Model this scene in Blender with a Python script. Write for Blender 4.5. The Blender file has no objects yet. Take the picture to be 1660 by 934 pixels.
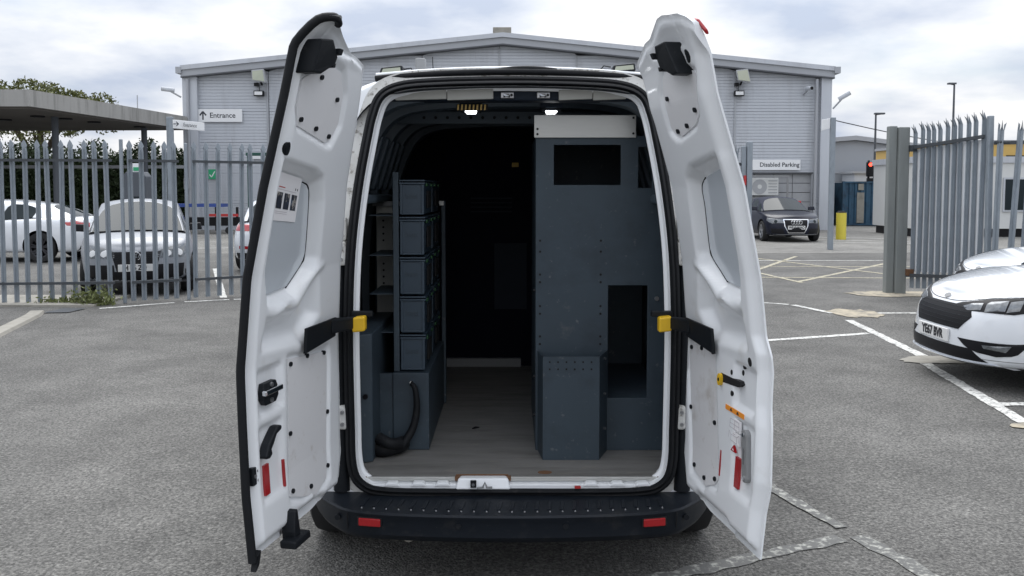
import bpy, bmesh, math, random
from mathutils import Vector, Matrix
from mathutils.bvhtree import BVHTree
random.seed(7)
R = math.radians
SC = bpy.context.scene
COL = SC.collection

# ------------------------------------------------------------------ camera
cam = bpy.data.objects.new('camera', bpy.data.cameras.new('camera'))
COL.objects.link(cam)
cam.location = (0, 0, 1.66)
cam.rotation_euler = (R(90 - 3.5), 0, 0)
cam.data.sensor_width = 36
cam.data.lens = 30.36
cam.data.shift_y = -0.044
cam.data.clip_start = 0.05
cam.data.clip_end = 3000
SC.camera = cam

# ------------------------------------------------------------------ sky
world = bpy.data.worlds.new('World'); SC.world = world; world.use_nodes = True
nt = world.node_tree; nt.nodes.clear()
def wn(t, **k):
    n = nt.nodes.new(t)
    for a, b in k.items(): setattr(n, a, b)
    return n
wo = wn('ShaderNodeOutputWorld'); bg = wn('ShaderNodeBackground'); bg.inputs[1].default_value = 0.09
sky = wn('ShaderNodeTexSky', sky_type='NISHITA', sun_disc=False, sun_elevation=R(58), sun_rotation=R(8), air_density=1.0, dust_density=1.5, ozone_density=1.5)
tc = wn('ShaderNodeTexCoord'); sp = wn('ShaderNodeSeparateXYZ'); nt.links.new(tc.outputs['Generated'], sp.inputs[0])
def wm(op, a, b):
    n = wn('ShaderNodeMath', operation=op)
    for i, q in enumerate((a, b)):
        if hasattr(q, 'default_value'): nt.links.new(q, n.inputs[i])
        else: n.inputs[i].default_value = q
    return n.outputs[0]
zz = wm('ADD', wm('MAXIMUM', sp.outputs[2], 0.0), 0.22)
cb = wn('ShaderNodeCombineXYZ')
nt.links.new(wm('DIVIDE', sp.outputs[0], zz), cb.inputs[0]); nt.links.new(wm('DIVIDE', sp.outputs[1], zz), cb.inputs[1])
def wnoise(scale, detail, rough, off):
    mp = wn('ShaderNodeMapping'); mp.inputs['Location'].default_value = off
    nt.links.new(cb.outputs[0], mp.inputs[0])
    n = wn('ShaderNodeTexNoise'); n.inputs['Scale'].default_value = scale; n.inputs['Detail'].default_value = detail; n.inputs['Roughness'].default_value = rough
    nt.links.new(mp.outputs[0], n.inputs['Vector']); return n.outputs['Fac']
def wramp(src, stops):
    r = wn('ShaderNodeValToRGB'); e = r.color_ramp.elements
    while len(e) < len(stops): e.new(0.5)
    for q, (p, c) in zip(e, stops): q.position = p; q.color = (*c, 1)
    nt.links.new(src, r.inputs[0]); return r.outputs[0]
cover = wramp(wnoise(1.1, 7, 0.55, (3.1, 1.7, 0)), [(0.32, (0.55, 0.55, 0.55)), (0.50, (1, 1, 1))])
shade = wramp(wnoise(1.5, 8, 0.52, (7.3, 4.2, 0)), [(0.36, (4.9, 5.5, 6.7)), (0.48, (7.0, 7.35, 8.0)), (0.60, (9.2, 9.2, 9.3))])
mx = wn('ShaderNodeMix', data_type='RGBA')
nt.links.new(cover, mx.inputs[0]); nt.links.new(sky.outputs[0], mx.inputs[6]); nt.links.new(shade, mx.inputs[7])
gain = wm('ADD', wm('MULTIPLY', wm('MAXIMUM', sp.outputs[2], 0.0), 1.1), 0.80)   # overcast sky: brighter overhead than at the horizon
sc_ = wn('ShaderNodeVectorMath', operation='SCALE'); nt.links.new(mx.outputs[2], sc_.inputs[0]); nt.links.new(gain, sc_.inputs['Scale'])
nt.links.new(sc_.outputs[0], bg.inputs[0]); nt.links.new(bg.outputs[0], wo.inputs[0])

# ------------------------------------------------------------------ sun behind thin cloud, high and beyond the van
sl = bpy.data.lights.new('sun', 'SUN'); sl.energy = 1.5; sl.angle = R(45); sl.color = (1, 0.985, 0.96)
so = bpy.data.objects.new('sun', sl); COL.objects.link(so)
so.rotation_euler = Vector((0.12, -0.52, -0.85)).to_track_quat('-Z', 'Y').to_euler()
so.location = (0, 10, 30)

SC.view_settings.view_transform = 'Standard'; SC.view_settings.look = 'None'
SC.view_settings.exposure = 0.50; SC.view_settings.gamma = 1.0

# ------------------------------------------------------------------ helpers
WROOT = set()
def tag(o, label=None, cat=None, group=None, kind=None):
    for k, v in (('label', label), ('category', cat), ('group', group), ('kind', kind)):
        if v: o[k] = v
    return o
def empty(name, loc=(0, 0, 0), rz=0, label=None, cat=None, group=None, world_built=False):
    o = bpy.data.objects.new(name, None); COL.objects.link(o); o.location = loc; o.rotation_euler = (0, 0, rz); o.empty_display_size = 0.1
    if world_built: WROOT.add(o.name)
    return tag(o, label, cat, group)
def setp(o, p):
    if p is None: return
    o.parent = p
    if p.name in WROOT: o.matrix_parent_inverse = Matrix.Translation(-Vector(p.location))
def copy_tree(o, parent=None):
    c = o.copy(); COL.objects.link(c)
    if parent: c.parent = parent
    for ch in list(o.children): copy_tree(ch, c)
    return c

class MB:
    def __init__(s): s.v = []; s.f = []
    def add(s, pts): i = len(s.v); s.v += [tuple(p) for p in pts]; return i
    def face(s, pts): i = s.add(pts); s.f.append(tuple(range(i, i + len(pts)))); return s
    def hexa(s, p):
        i = s.add(p)
        for q in ((3, 2, 1, 0), (4, 5, 6, 7), (0, 1, 5, 4), (1, 2, 6, 5), (2, 3, 7, 6), (3, 0, 4, 7)): s.f.append(tuple(i + k for k in q))
        return s
    def box(s, x0, x1, y0, y1, z0, z1):
        return s.hexa([(x0, y0, z0), (x1, y0, z0), (x1, y1, z0), (x0, y1, z0), (x0, y0, z1), (x1, y0, z1), (x1, y1, z1), (x0, y1, z1)])
    def bar(s, p0, p1, w, h, up=(0, 0, 1)):
        p0, p1 = Vector(p0), Vector(p1); d = (p1 - p0).normalized(); u = Vector(up)
        if abs(d.dot(u)) > .99: u = Vector((0, 1, 0))
        a = d.cross(u).normalized() * (w / 2); b = a.cross(d).normalized() * (h / 2)
        return s.hexa([p0 - a - b, p0 + a - b, p0 + a + b, p0 - a + b, p1 - a - b, p1 + a - b, p1 + a + b, p1 - a + b])
    def cyl(s, p0, p1, r0, r1=None, n=14):
        p0, p1 = Vector(p0), Vector(p1); r1 = r0 if r1 is None else r1
        d = (p1 - p0).normalized(); a = d.orthogonal().normalized(); b = d.cross(a)
        i = s.add([p + (a * math.cos(t) + b * math.sin(t)) * r for p, r in ((p0, r0), (p1, r1)) for t in [2 * math.pi * k / n for k in range(n)]])
        for k in range(n): s.f.append((i + k, i + (k + 1) % n, i + n + (k + 1) % n, i + n + k))
        s.f.append(tuple(i + k for k in reversed(range(n)))); s.f.append(tuple(i + n + k for k in range(n)))
        return s
    def grid(s, rows, cu=False, cv=False):
        nu, nv = len(rows), len(rows[0]); i = s.add([p for r in rows for p in r])
        for a in range(nu if cu else nu - 1):
            for b in range(nv if cv else nv - 1):
                A, B = (a + 1) % nu, (b + 1) % nv
                s.f.append((i + a * nv + b, i + a * nv + B, i + A * nv + B, i + A * nv + b))
        return s
    def tube(s, path, r, n=8, closed=False, flat=1.0):
        P = [Vector(p) for p in path]; rows = []; N = len(P); prev = None
        for k in range(N):
            d = (P[(k + 1) % N] - P[k - 1]) if closed else (P[min(k + 1, N - 1)] - P[max(k - 1, 0)])
            d.normalize()
            if prev is None: a = d.orthogonal().normalized()
            else: a = (prev - d * prev.dot(d)).normalized()
            prev = a; b = d.cross(a); rr = r[k] if isinstance(r, (list, tuple)) else r
            rows.append([P[k] + a * math.cos(t) * rr + b * math.sin(t) * rr * flat for t in [2 * math.pi * j / n for j in range(n)]])
        s.grid(rows, cu=closed, cv=True)
        if not closed: s.face(list(reversed(rows[0]))); s.face(rows[-1])
        return s
    def prism(s, poly, fn, d0, d1):
        a = [fn(u, v, d0) for u, v in poly]; b = [fn(u, v, d1) for u, v in poly]; n = len(poly)
        i = s.add(a + b); s.f.append(tuple(i + k for k in reversed(range(n)))); s.f.append(tuple(i + n + k for k in range(n)))
        for k in range(n): s.f.append((i + k, i + (k + 1) % n, i + n + (k + 1) % n, i + n + k))
        return s
    def mesh(s, name):
        m = bpy.data.meshes.new(name); m.from_pydata(s.v, [], s.f)
        bm = bmesh.new(); bm.from_mesh(m); bmesh.ops.remove_doubles(bm, verts=bm.verts, dist=1e-5)
        bmesh.ops.recalc_face_normals(bm, faces=bm.faces); bm.to_mesh(m); bm.free(); return m
    def build(s, name, mat, parent=None, smooth=None, bevel=0, seg=2):
        m = s.mesh(name); m.materials.append(mat)
        if smooth is not None: m.shade_smooth(); m.set_sharp_from_angle(angle=R(smooth))
        o = bpy.data.objects.new(name, m); COL.objects.link(o); setp(o, parent)
        if bevel:
            b = o.modifiers.new('bevel', 'BEVEL'); b.width = bevel; b.segments = seg; b.limit_method = 'ANGLE'; b.angle_limit = R(35)
        return o

def smooth_path(pts, n, closed=False):
    P = [Vector(p) for p in pts]; N = len(P); out = []; S = N if closed else N - 1
    for k in range(n):
        t = k / n * S if closed else k / (n - 1) * S
        i = min(int(t), S - 1); q = t - i
        g = (lambda j: P[j % N]) if closed else (lambda j: P[max(0, min(N - 1, j))])
        a, b, c, d = g(i - 1), g(i), g(i + 1), g(i + 2)
        out.append(0.5 * ((2 * b) + (c - a) * q + (2 * a - 5 * b + 4 * c - d) * q * q + (3 * b - a - 3 * c + d) * q ** 3))
    return out
def interp(x, xs, ys):
    if x <= xs[0]: return ys[0]
    for i in range(1, len(xs)):
        if x <= xs[i]: return ys[i - 1] + (ys[i] - ys[i - 1]) * (x - xs[i - 1]) / (xs[i] - xs[i - 1])
    return ys[-1]
def sstep(a, b, x):
    t = max(0, min(1, (x - a) / (b - a))); return t * t * (3 - 2 * t)

def text(name, body, size, mat, parent, M, ext=0.0015, align='CENTER', bold=0.0, sx=1.0):
    c = bpy.data.curves.new(name, 'FONT'); c.body = body; c.size = size; c.extrude = ext; c.align_x = align; c.align_y = 'CENTER'; c.offset = bold; c.resolution_u = 3
    t = bpy.data.objects.new('tmp_text', c); COL.objects.link(t)
    dg = bpy.context.evaluated_depsgraph_get(); m = bpy.data.meshes.new_from_object(t.evaluated_get(dg)); m.name = name
    bpy.data.objects.remove(t); bpy.data.curves.remove(c)
    m.transform(M @ Matrix.Diagonal((sx, 1, 1, 1))); m.materials.clear(); m.materials.append(mat)
    o = bpy.data.objects.new(name, m); COL.objects.link(o); setp(o, parent); return o
def frame(o, ux, uy):
    ux = Vector(ux).normalized(); uy = Vector(uy).normalized(); n = ux.cross(uy)
    return Matrix(((ux.x, uy.x, n.x, o[0]), (ux.y, uy.y, n.y, o[1]), (ux.z, uy.z, n.z, o[2]), (0, 0, 0, 1)))

# ------------------------------------------------------------------ materials
def mat(name, col, rough=.5, metal=0, var=0, vs=6, bump=0, bs=60, coat=0, dirt=(), emit=None, ior=None, stretch=(1, 1, 1), bd=.004):
    m = bpy.data.materials.new(name); m.use_nodes = True; t = m.node_tree; b = t.nodes['Principled BSDF']
    b.inputs['Base Color'].default_value = (*col, 1); b.inputs['Roughness'].default_value = rough; b.inputs['Metallic'].default_value = metal
    b.inputs['Coat Weight'].default_value = coat; b.inputs['Coat Roughness'].default_value = .06
    if ior: b.inputs['IOR'].default_value = ior
    if emit: b.inputs['Emission Color'].default_value = (*emit[0], 1); b.inputs['Emission Strength'].default_value = emit[1]
    L = t.links.new
    if var or bump or dirt:
        tc = t.nodes.new('ShaderNodeTexCoord'); mp = t.nodes.new('ShaderNodeMapping'); mp.inputs['Scale'].default_value = stretch; L(tc.outputs['Object'], mp.inputs[0])
        def noise(s, d=6, r=.6):
            n = t.nodes.new('ShaderNodeTexNoise'); n.inputs['Scale'].default_value = s; n.inputs['Detail'].default_value = d; n.inputs['Roughness'].default_value = r; L(mp.outputs[0], n.inputs['Vector']); return n.outputs['Fac']
        def mixc(f, a, bcol, mode='MIX'):
            n = t.nodes.new('ShaderNodeMix'); n.data_type = 'RGBA'; n.blend_type = mode; L(f, n.inputs[0])
            if isinstance(a, tuple): n.inputs[6].default_value = (*a, 1)
            else: L(a, n.inputs[6])
            n.inputs[7].default_value = (*bcol, 1); return n.outputs[2]
        cur = tuple(col)
        if var:
            cur = mixc(noise(vs), tuple(min(1, c * (1 + var)) for c in col), tuple(c * (1 - var) for c in col))
        for (dc, ds, lo, hi, amt) in dirt:
            mr = t.nodes.new('ShaderNodeMapRange'); mr.inputs[1].default_value = lo; mr.inputs[2].default_value = hi; mr.inputs[4].default_value = amt; L(noise(ds, 9, .65), mr.inputs[0]); cur = mixc(mr.outputs[0], cur, dc)
        if not isinstance(cur, tuple): L(cur, b.inputs['Base Color'])
        if bump:
            bp = t.nodes.new('ShaderNodeBump'); bp.inputs['Strength'].default_value = bump; bp.inputs['Distance'].default_value = bd; L(noise(bs, 4), bp.inputs['Height']); L(bp.outputs[0], b.inputs['Normal'])
    return m

def asphalt(name, dark, light, patch):
    m = bpy.data.materials.new(name); m.use_nodes = True; t = m.node_tree; b = t.nodes['Principled BSDF']; L = t.links.new
    b.inputs['Roughness'].default_value = .85
    tc = t.nodes.new('ShaderNodeTexCoord')
    def N(kind, s, d=4, r=.6):
        n = t.nodes.new(kind); n.inputs['Scale'].default_value = s
        if kind == 'ShaderNodeTexNoise': n.inputs['Detail'].default_value = d; n.inputs['Roughness'].default_value = r
        L(tc.outputs['Object'], n.inputs['Vector']); return n
    v = N('ShaderNodeTexVoronoi', 95); n1 = N('ShaderNodeTexNoise', 52, 4, .7); n2 = N('ShaderNodeTexNoise', .55, 6, .65); n3 = N('ShaderNodeTexNoise', 1.7, 9, .7)
    ra = t.nodes.new('ShaderNodeValToRGB'); e = ra.color_ramp.elements; e[0].position = .33; e[0].color = (*dark, 1); e[1].position = .68; e[1].color = (*light, 1); L(n1.outputs['Fac'], ra.inputs[0])
    # single stones
    rs = t.nodes.new('ShaderNodeSeparateColor'); L(v.outputs['Color'], rs.inputs[0])
    rb = t.nodes.new('ShaderNodeValToRGB'); e = rb.color_ramp.elements; e[0].position = .0; e[0].color = (.45, .45, .45, 1); e[1].position = 1.; e[1].color = (1.5, 1.5, 1.48, 1); L(rs.outputs[0], rb.inputs[0])
    m1 = t.nodes.new('ShaderNodeMix'); m1.data_type = 'RGBA'; m1.blend_type = 'MULTIPLY'; m1.inputs[0].default_value = .8; L(ra.outputs[0], m1.inputs[6]); L(rb.outputs[0], m1.inputs[7])
    mr = t.nodes.new('ShaderNodeMapRange'); mr.inputs[1].default_value = .38; mr.inputs[2].default_value = .64; mr.inputs[3].default_value = 1 - patch; mr.inputs[4].default_value = 1 + patch; L(n2.outputs['Fac'], mr.inputs[0])
    m3 = t.nodes.new('ShaderNodeMapRange'); m3.inputs[1].default_value = .3; m3.inputs[2].default_value = .7; m3.inputs[3].default_value = .76; m3.inputs[4].default_value = 1.18; L(n3.outputs['Fac'], m3.inputs[0])
    mm = t.nodes.new('ShaderNodeMath'); mm.operation = 'MULTIPLY'; L(mr.outputs[0], mm.inputs[0]); L(m3.outputs[0], mm.inputs[1])
    m2 = t.nodes.new('ShaderNodeVectorMath'); m2.operation = 'SCALE'; L(m1.outputs[2], m2.inputs[0]); L(mm.outputs[0], m2.inputs['Scale'])
    L(m2.outputs[0], b.inputs['Base Color'])
    bp = t.nodes.new('ShaderNodeBump'); bp.inputs['Strength'].default_value = .75; bp.inputs['Distance'].default_value = .008; L(v.outputs['Distance'], bp.inputs['Height']); bp.invert = True
    bq = t.nodes.new('ShaderNodeBump'); bq.inputs['Strength'].default_value = .6; bq.inputs['Distance'].default_value = .01; L(n1.outputs['Fac'], bq.inputs['Height']); L(bp.outputs[0], bq.inputs['Normal'])
    L(bq.outputs[0], b.inputs['Normal']); return m
def worn_paint(name, col, under, lo, hi):
    # road paint rubbed through to the stones below
    return mat(name, col, .8, var=.12, vs=9, bump=.5, bs=90, dirt=[(under, 28, lo, hi, 1.0), (under, 3.0, .52, .70, .75)])

M_asph = asphalt('asphalt', (.052, .051, .048), (.196, .191, .180), .24)
M_road = asphalt('pale_asphalt', (.14, .135, .125), (.26, .255, .24), .15)
M_line = worn_paint('line_paint', (.62, .62, .59), (.16, .155, .15), .50, .62)
M_lineold = worn_paint('old_line_paint', (.42, .42, .38), (.13, .13, .125), .36, .50)
M_yline = worn_paint('yellow_paint', (.46, .42, .30), (.17, .165, .155), .46, .62)
M_conc = mat('concrete', (.30, .285, .25), .9, var=.25, vs=4, bump=.5, bs=40, dirt=[((.13, .125, .11), 3, .5, .75, .8)])
M_repair = mat('repair_patch', (.42, .37, .28), .95, var=.3, vs=9, bump=.6, bs=50, dirt=[((.15, .145, .135), 6, .45, .65, .9)])
M_white = mat('van_white_paint', (.80, .82, .84), .30, coat=.35, dirt=[((.5, .48, .44), 5, .60, .85, .5), ((.25, .24, .22), 70, .69, .76, .5)])
M_jamb = mat('grimy_white_paint', (.60, .60, .58), .45, dirt=[((.14, .125, .10), 38, .54, .64, .8), ((.36, .34, .30), 7, .45, .75, .6)])
M_board = mat('white_hardboard', (.70, .70, .71), .45, var=.03, vs=3, dirt=[((.33, .28, .22), 5, .57, .78, .6), ((.42, .38, .33), 16, .60, .72, .45)])
M_board2 = mat('clean_hardboard', (.70, .70, .71), .45, var=.03, vs=3, dirt=[((.5, .48, .45), 6, .6, .8, .4)])
M_winblank = mat('painted_blank', (.56, .60, .64), .16, coat=.8)
M_rubber = mat('black_rubber', (.009, .010, .012), .6, ior=1.3, var=.3, vs=12, bump=.2, bs=80, dirt=[((.045, .042, .04), 30, .6, .75, .5)])
M_plastic = mat('black_plastic', (.009, .011, .014), .5, ior=1.3, var=.2, vs=20, bump=.25, bs=300, bd=.001, dirt=[((.07, .065, .06), 25, .62, .8, .5)])
M_bumper = mat('bumper_plastic', (.009, .012, .017), .45, ior=1.3, var=.2, vs=10, bump=.25, bs=350, bd=.001, dirt=[((.035, .035, .035), 14, .55, .8, .7), ((.09, .09, .085), 60, .66, .74, .5)])
M_hole = mat('dark_hole', (.004, .004, .005), .8)
M_locker = mat('locker_steel', (.042, .060, .077), .5, ior=1.4, var=.16, vs=4, dirt=[((.16, .17, .175), 26, .62, .70, .55), ((.018, .024, .032), 3, .48, .75, .7), ((.12, .125, .125), 7, .64, .74, .45)])
M_locker2 = mat('locker_steel_dark', (.034, .046, .058), .5, var=.12, vs=4, dirt=[((.09, .09, .09), 26, .64, .72, .5)])
M_crate = mat('crate_plastic', (.030, .050, .072), .45, var=.08, vs=9)
M_alu = mat('aluminium', (.52, .52, .50), .42, metal=.55, var=.06, vs=12, stretch=(1, 1, 8))
M_steel = mat('steel', (.45, .45, .46), .35, metal=.9)
M_greyup = mat('grey_upright', (.24, .245, .25), .5, var=.08)
M_ply = mat('worn_plywood', (.175, .171, .163), .7, var=.3, vs=7, bump=.3, bs=60, stretch=(.6, 3, 1), dirt=[((.09, .087, .08), 5, .48, .72, .7), ((.33, .30, .25), 14, .58, .74, .5)])
M_plyedge = mat('plywood_edge', (.32, .29, .25), .8, var=.3, vs=30)
M_rust = mat('rust', (.14, .07, .035), .9, var=.4, vs=30)
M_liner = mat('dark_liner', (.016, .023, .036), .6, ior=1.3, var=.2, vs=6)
M_rib = mat('inner_rib_shaded', (.075, .1, .125), .5, var=.15, vs=8)  # body colour darkened so the ribs carry the unlit load space's shade
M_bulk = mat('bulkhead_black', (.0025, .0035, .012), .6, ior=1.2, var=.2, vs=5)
M_trimgrey = mat('header_trim', (.44, .44, .41), .5, var=.08, vs=8)
M_yellow = mat('yellow_plastic', (.75, .46, .015), .4, var=.08, vs=30)
M_red = mat('red_reflector', (.36, .006, .010), .3, coat=.3, var=.25, vs=160)
M_green = mat('green_clip', (.012, .065, .02), .5)
M_paper = mat('paper', (.80, .79, .80), .6)
M_ink = mat('black_ink', (.02, .02, .025), .6)
M_greyink = mat('grey_ink', (.45, .42, .45), .6)
M_photo = mat('dark_photo_print', (.03, .035, .05), .35, var=.9, vs=45, dirt=[((.45, .42, .38), 30, .56, .64, .9), ((.10, .17, .28), 22, .55, .7, .8)])
M_orange = mat('orange_label', (.85, .30, .03), .45)
M_amber = mat('beacon_lens', (.34, .36, .27), .15, coat=.8)
M_led = mat('lit_led', (1, 1, 1), .4, emit=((.95, .97, 1), 6))
M_tyre = mat('tyre', (.014, .014, .015), .8, var=.3, vs=20)
M_rim = mat('alloy_rim', (.50, .51, .53), .3, metal=.85)
M_rimblk = mat('black_rim', (.03, .03, .035), .35, metal=.4)
M_galv = mat('galvanised_steel', (.27, .305, .34), .45, metal=.35, var=.22, vs=14, dirt=[((.15, .165, .175), 9, .5, .75, .6)], stretch=(1, 1, .35))
M_litfacet = mat('lit_facet_white', (.74, .76, .78), .45, var=.06, vs=6)  # near-white tone standing in for light on the gate pale facets
M_galvdark = mat('galvanised_rail', (.055, .062, .07), .5, metal=.2, var=.2, vs=10)
M_timber = mat('weathered_post', (.20, .215, .21), .7, var=.3, vs=7, stretch=(1, 1, .2))
M_clad = mat('pale_grey_cladding', (.50, .525, .565), .5, var=.06, vs=1.2, dirt=[((.34, .35, .37), .7, .5, .75, .6), ((.28, .28, .28), 3, .62, .76, .4)], stretch=(2.2, 2.2, .3))
M_fascia = mat('grey_fascia', (.35, .365, .39), .5, var=.05, vs=1)
M_seam = mat('dark_seam', (.09, .095, .105), .6)
M_sign = mat('sign_white', (.78, .79, .80), .5)
M_signink = mat('sign_ink', (.03, .035, .045), .5)
M_block = mat('grey_block', (.36, .37, .385), .8, var=.12, vs=3)
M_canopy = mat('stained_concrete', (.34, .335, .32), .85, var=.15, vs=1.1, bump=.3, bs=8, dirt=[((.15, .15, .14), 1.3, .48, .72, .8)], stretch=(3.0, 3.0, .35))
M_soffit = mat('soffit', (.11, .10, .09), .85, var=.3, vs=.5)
M_colm = mat('painted_column', (.07, .08, .095), .6)
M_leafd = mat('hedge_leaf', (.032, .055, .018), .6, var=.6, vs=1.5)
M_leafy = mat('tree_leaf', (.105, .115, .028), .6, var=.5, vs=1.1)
M_weed = mat('weed_leaf', (.13, .15, .05), .7, var=.4, vs=8)
M_bark = mat('bark', (.08, .06, .045), .9, var=.3, vs=8, bump=.6, bs=20)
M_carwhite = mat('car_white', (.72, .745, .78), .2, coat=1.0, dirt=[((.5, .5, .49), 4, .55, .8, .35)])
M_carsilver = mat('car_silver', (.25, .265, .29), .4, metal=.2, coat=.2)
M_carnavy = mat('car_navy', (.003, .005, .016), .3, ior=1.35, coat=.15)
M_softtop = mat('canvas_roof', (.012, .016, .035), .85, bump=.3, bs=200)
M_glass = mat('car_glass', (.02, .028, .032), .06, ior=1.24)
M_glasspale = mat('sky_lit_glass', (.10, .12, .13), .05, ior=2.4, coat=1.0)
M_carblack = mat('car_black_trim', (.008, .008, .010), .4, ior=1.3)
M_lampglass = mat('headlamp_glass', (.16, .17, .18), .10, metal=.4, coat=.5, var=.8, vs=26)
M_chrome = mat('chrome', (.75, .76, .78), .12, metal=1)
M_tail = mat('tail_lamp_red', (.40, .012, .02), .12, coat=1.0)
M_plate_w = mat('plate_white', (.72, .72, .71), .4)
M_contain = mat('container_blue', (.028, .085, .145), .55, var=.25, vs=1.2, dirt=[((.012, .03, .055), 1.6, .5, .62, .8), ((.14, .07, .04), 8, .66, .74, .8)])
M_cabin = mat('cabin_white', (.60, .61, .60), .55, var=.04, vs=2)
M_yelbld = mat('yellow_cladding', (.60, .40, .12), .6)
M_farclad = mat('far_cladding', (.30, .32, .35), .6, var=.04, vs=.5)
M_redlit = mat('red_signal', (.7, .05, .03), .4, emit=((1, .06, .03), 3))
M_bollard = mat('yellow_bollard', (.62, .52, .06), .5, var=.1, vs=6, dirt=[((.3, .27, .1), 8, .6, .8, .6)])
M_blue = mat('blue_paint', (.03, .07, .28), .45)
M_redp = mat('red_paint', (.45, .03, .03), .5)
M_greensign = mat('green_sign', (.03, .35, .16), .5)
M_greenpost = mat('dark_green_paint', (.008, .06, .045), .5)
# ------------------------------------------------------------------ ground and markings
def sheet(name, pts, z, m, kind='structure'):
    o = MB().face([(x, y, z) for x, y in pts]).build(name, m); return tag(o, kind=kind)
sheet('ground', [(-600, -60), (600, -60), (600, 1500), (-600, 1500)], 0, M_asph)
sheet('road', [(-120, 22.6), (7.5, 22.6), (26, 24.0), (120, 24.0), (120, 60), (-120, 60)], .004, M_road)
STRIPS = []
def strip(name, a, b, w, m, z=.004, wob=.008):
    STRIPS.append(name); z += .0007 * (len(STRIPS) % 5)
    a, b = Vector((*a, 0)), Vector((*b, 0)); d = (b - a); L = d.length; d.normalize(); nrm = Vector((-d.y, d.x, 0)); n = max(2, int(L / .07))
    rows = []
    for i in range(n + 1):
        c = a + d * (L * i / n); rows.append([c + nrm * (w / 2 + random.uniform(-wob, wob)) + Vector((0, 0, z)), c - nrm * (w / 2 + random.uniform(-wob, wob)) + Vector((0, 0, z))])
    return tag(MB().grid(rows).build(name, m), kind='structure')
for a, b, w in [((4.30, 10.95), (4.10, 8.45), .11), ((3.98, 8.30), (3.42, 4.4), .11), ((3.50, 12.75), (4.02, 12.45), .10), ((4.06, 12.40), (4.32, 11.55), .10),
                ((2.7, 9.42), (4.14, 9.93), .10), ((4.87, 11.58), (6.6, 11.58), .10), ((4.1, 8.46), (5.2, 8.5), .10), ((3.72, 6.60), (5.6, 6.66), .10)]:
    strip('parking_line', a, b, w, M_line)
for a, b, w in [((1.36, 5.0), (1.62, 4.15), .085), ((1.655, 4.05), (2.1, 2.75), .085), ((.45, 3.52), (1.57, 4.02), .085)]:
    strip('worn_parking_line', a, b, w, M_lineold, wob=.016)
for a, b in [((-5.78, 12.02), (-4.98, 12.66)), ((-4.86, 12.74), (-4.28, 13.0)), ((-4.22, 13.02), (-3.4, 13.35)), ((-6.28, 18.2), (-4.45, 13.25)), ((-8.6, 15.2), (-7.0, 15.1)), ((-2.5, 14.1), (3.0, 14.6))]:
    strip('parking_line', a, b, .10, M_line)
for a, b, m in [((4.95, 17.61), (7.11, 21.56), M_yline), ((5.6, 21.9), (7.5, 16.7), M_yline), ((5.2, 15.6), (8.8, 19.9), M_yline), ((4.2, 18.8), (9.0, 18.6), M_yline), ((4.2, 16.4), (7.6, 16.2), M_yline), ((3.8, 20.2), (9, 20.3), M_line), ((4.3, 21.9), (5.2, 15.4), M_yline)]:
    strip('hatching_line', a, b, .10, m)
for a, b in [((9.6, 29.0), (13, 27.5)), ((9.8, 27.6), (14.4, 26.3)), ((8.6, 31.5), (12.8, 29.4)), ((-9, 24.5), (-4, 25.5)), ((-8, 28.3), (-3.8, 28.9))]:
    strip('road_line', a, b, .12, M_line, z=.008)
def blob(name, cx, cy, rx, ry, m, z=.008, n=26):
    return tag(MB().face([(cx + math.cos(t) * rx * random.uniform(.75, 1.12), cy + math.sin(t) * ry * random.uniform(.75, 1.12), z) for t in [2 * math.pi * k / n for k in range(n)]]).build(name, m), kind='structure')
blob('repair_patch', 4.62, 11.55, .38, .42, M_repair)
blob('repair_patch', 6.15, 13.75, .85, .42, M_repair)
blob('repair_patch', 3.78, 5.95, .26, .20, M_repair)
blob('repair_patch', 4.15, 8.35, .38, .22, M_conc)
sheet('drain_cover', [(-6.32, 11.55), (-6.0, 11.6), (-5.95, 12.0), (-6.28, 12.0)], .012, M_galvdark)
MBk = MB(); kp = [(-5.6, 9.0), (-5.83, 9.75), (-6.2, 11.19), (-6.35, 11.6)]
MBk.grid([[(x - .16, y, .0), (x - .16, y, .035), (x + .0, y + .03, .035), (x + .02, y + .03, .0)] for x, y in kp])
tag(MBk.build('kerb', M_conc), kind='structure')
tag(MB().box(-9.5, -5.95, 12.2, 13.4, 0, .03).build('kerb', M_conc), kind='structure')

# ------------------------------------------------------------------ warehouse with gable
BY = 36.0; AX = -.38
def ztop(x): return 7.63 - abs(x - AX) * (7.63 - 6.30) / 13.0
wh = empty('warehouse', (AX, BY, 0), 0, 'pale grey metal clad warehouse with low gable behind the van', 'building', world_built=True)
MB().box(-13.2, 12.95, BY + .40, BY + 30, 0, 6.2).build('inner_wall', M_seam, wh)
def clad_panel(x0, x1, z0, z1):
    mb = MB(); z = z0 + .012; ph = .127; g = .016; d = .028
    while z < z1 - .012:
        za, zb = z, min(z + ph - g, z1 - .012)
        def cl(zq):  # clip below the slope
            a, b = x0 + .012, x1 - .012
            k = (7.63 - 6.30) / 13.0
            if zq > 6.0:
                lim = (7.63 - .02 - zq) / k
                a, b = max(a, AX - lim), min(b, AX + lim)
            return a, b
        a0, b0 = cl(za); a, b = cl(zb)
        if b - a > .05:
            mb.hexa([(a0, BY, za), (b0, BY, za), (b0, BY + .1, za), (a0, BY + .1, za), (a, BY, zb), (b, BY, zb), (b, BY + .1, zb), (a, BY + .1, zb)])
            mb.face([(a, BY + d, zb), (b, BY + d, zb), (b, BY + d, zb + g + .001), (a, BY + d, zb + g + .001)])
        z += ph
    mb.build('wall_panel', M_clad, wh)
cols = [-13.2, -10.05, -6.85, -3.7, -.52, 2.67, 5.95, 9.25, 12.6, 12.95]
rows = [0, 1.1, 2.36, 3.63, 4.9, 7.63]
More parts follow.
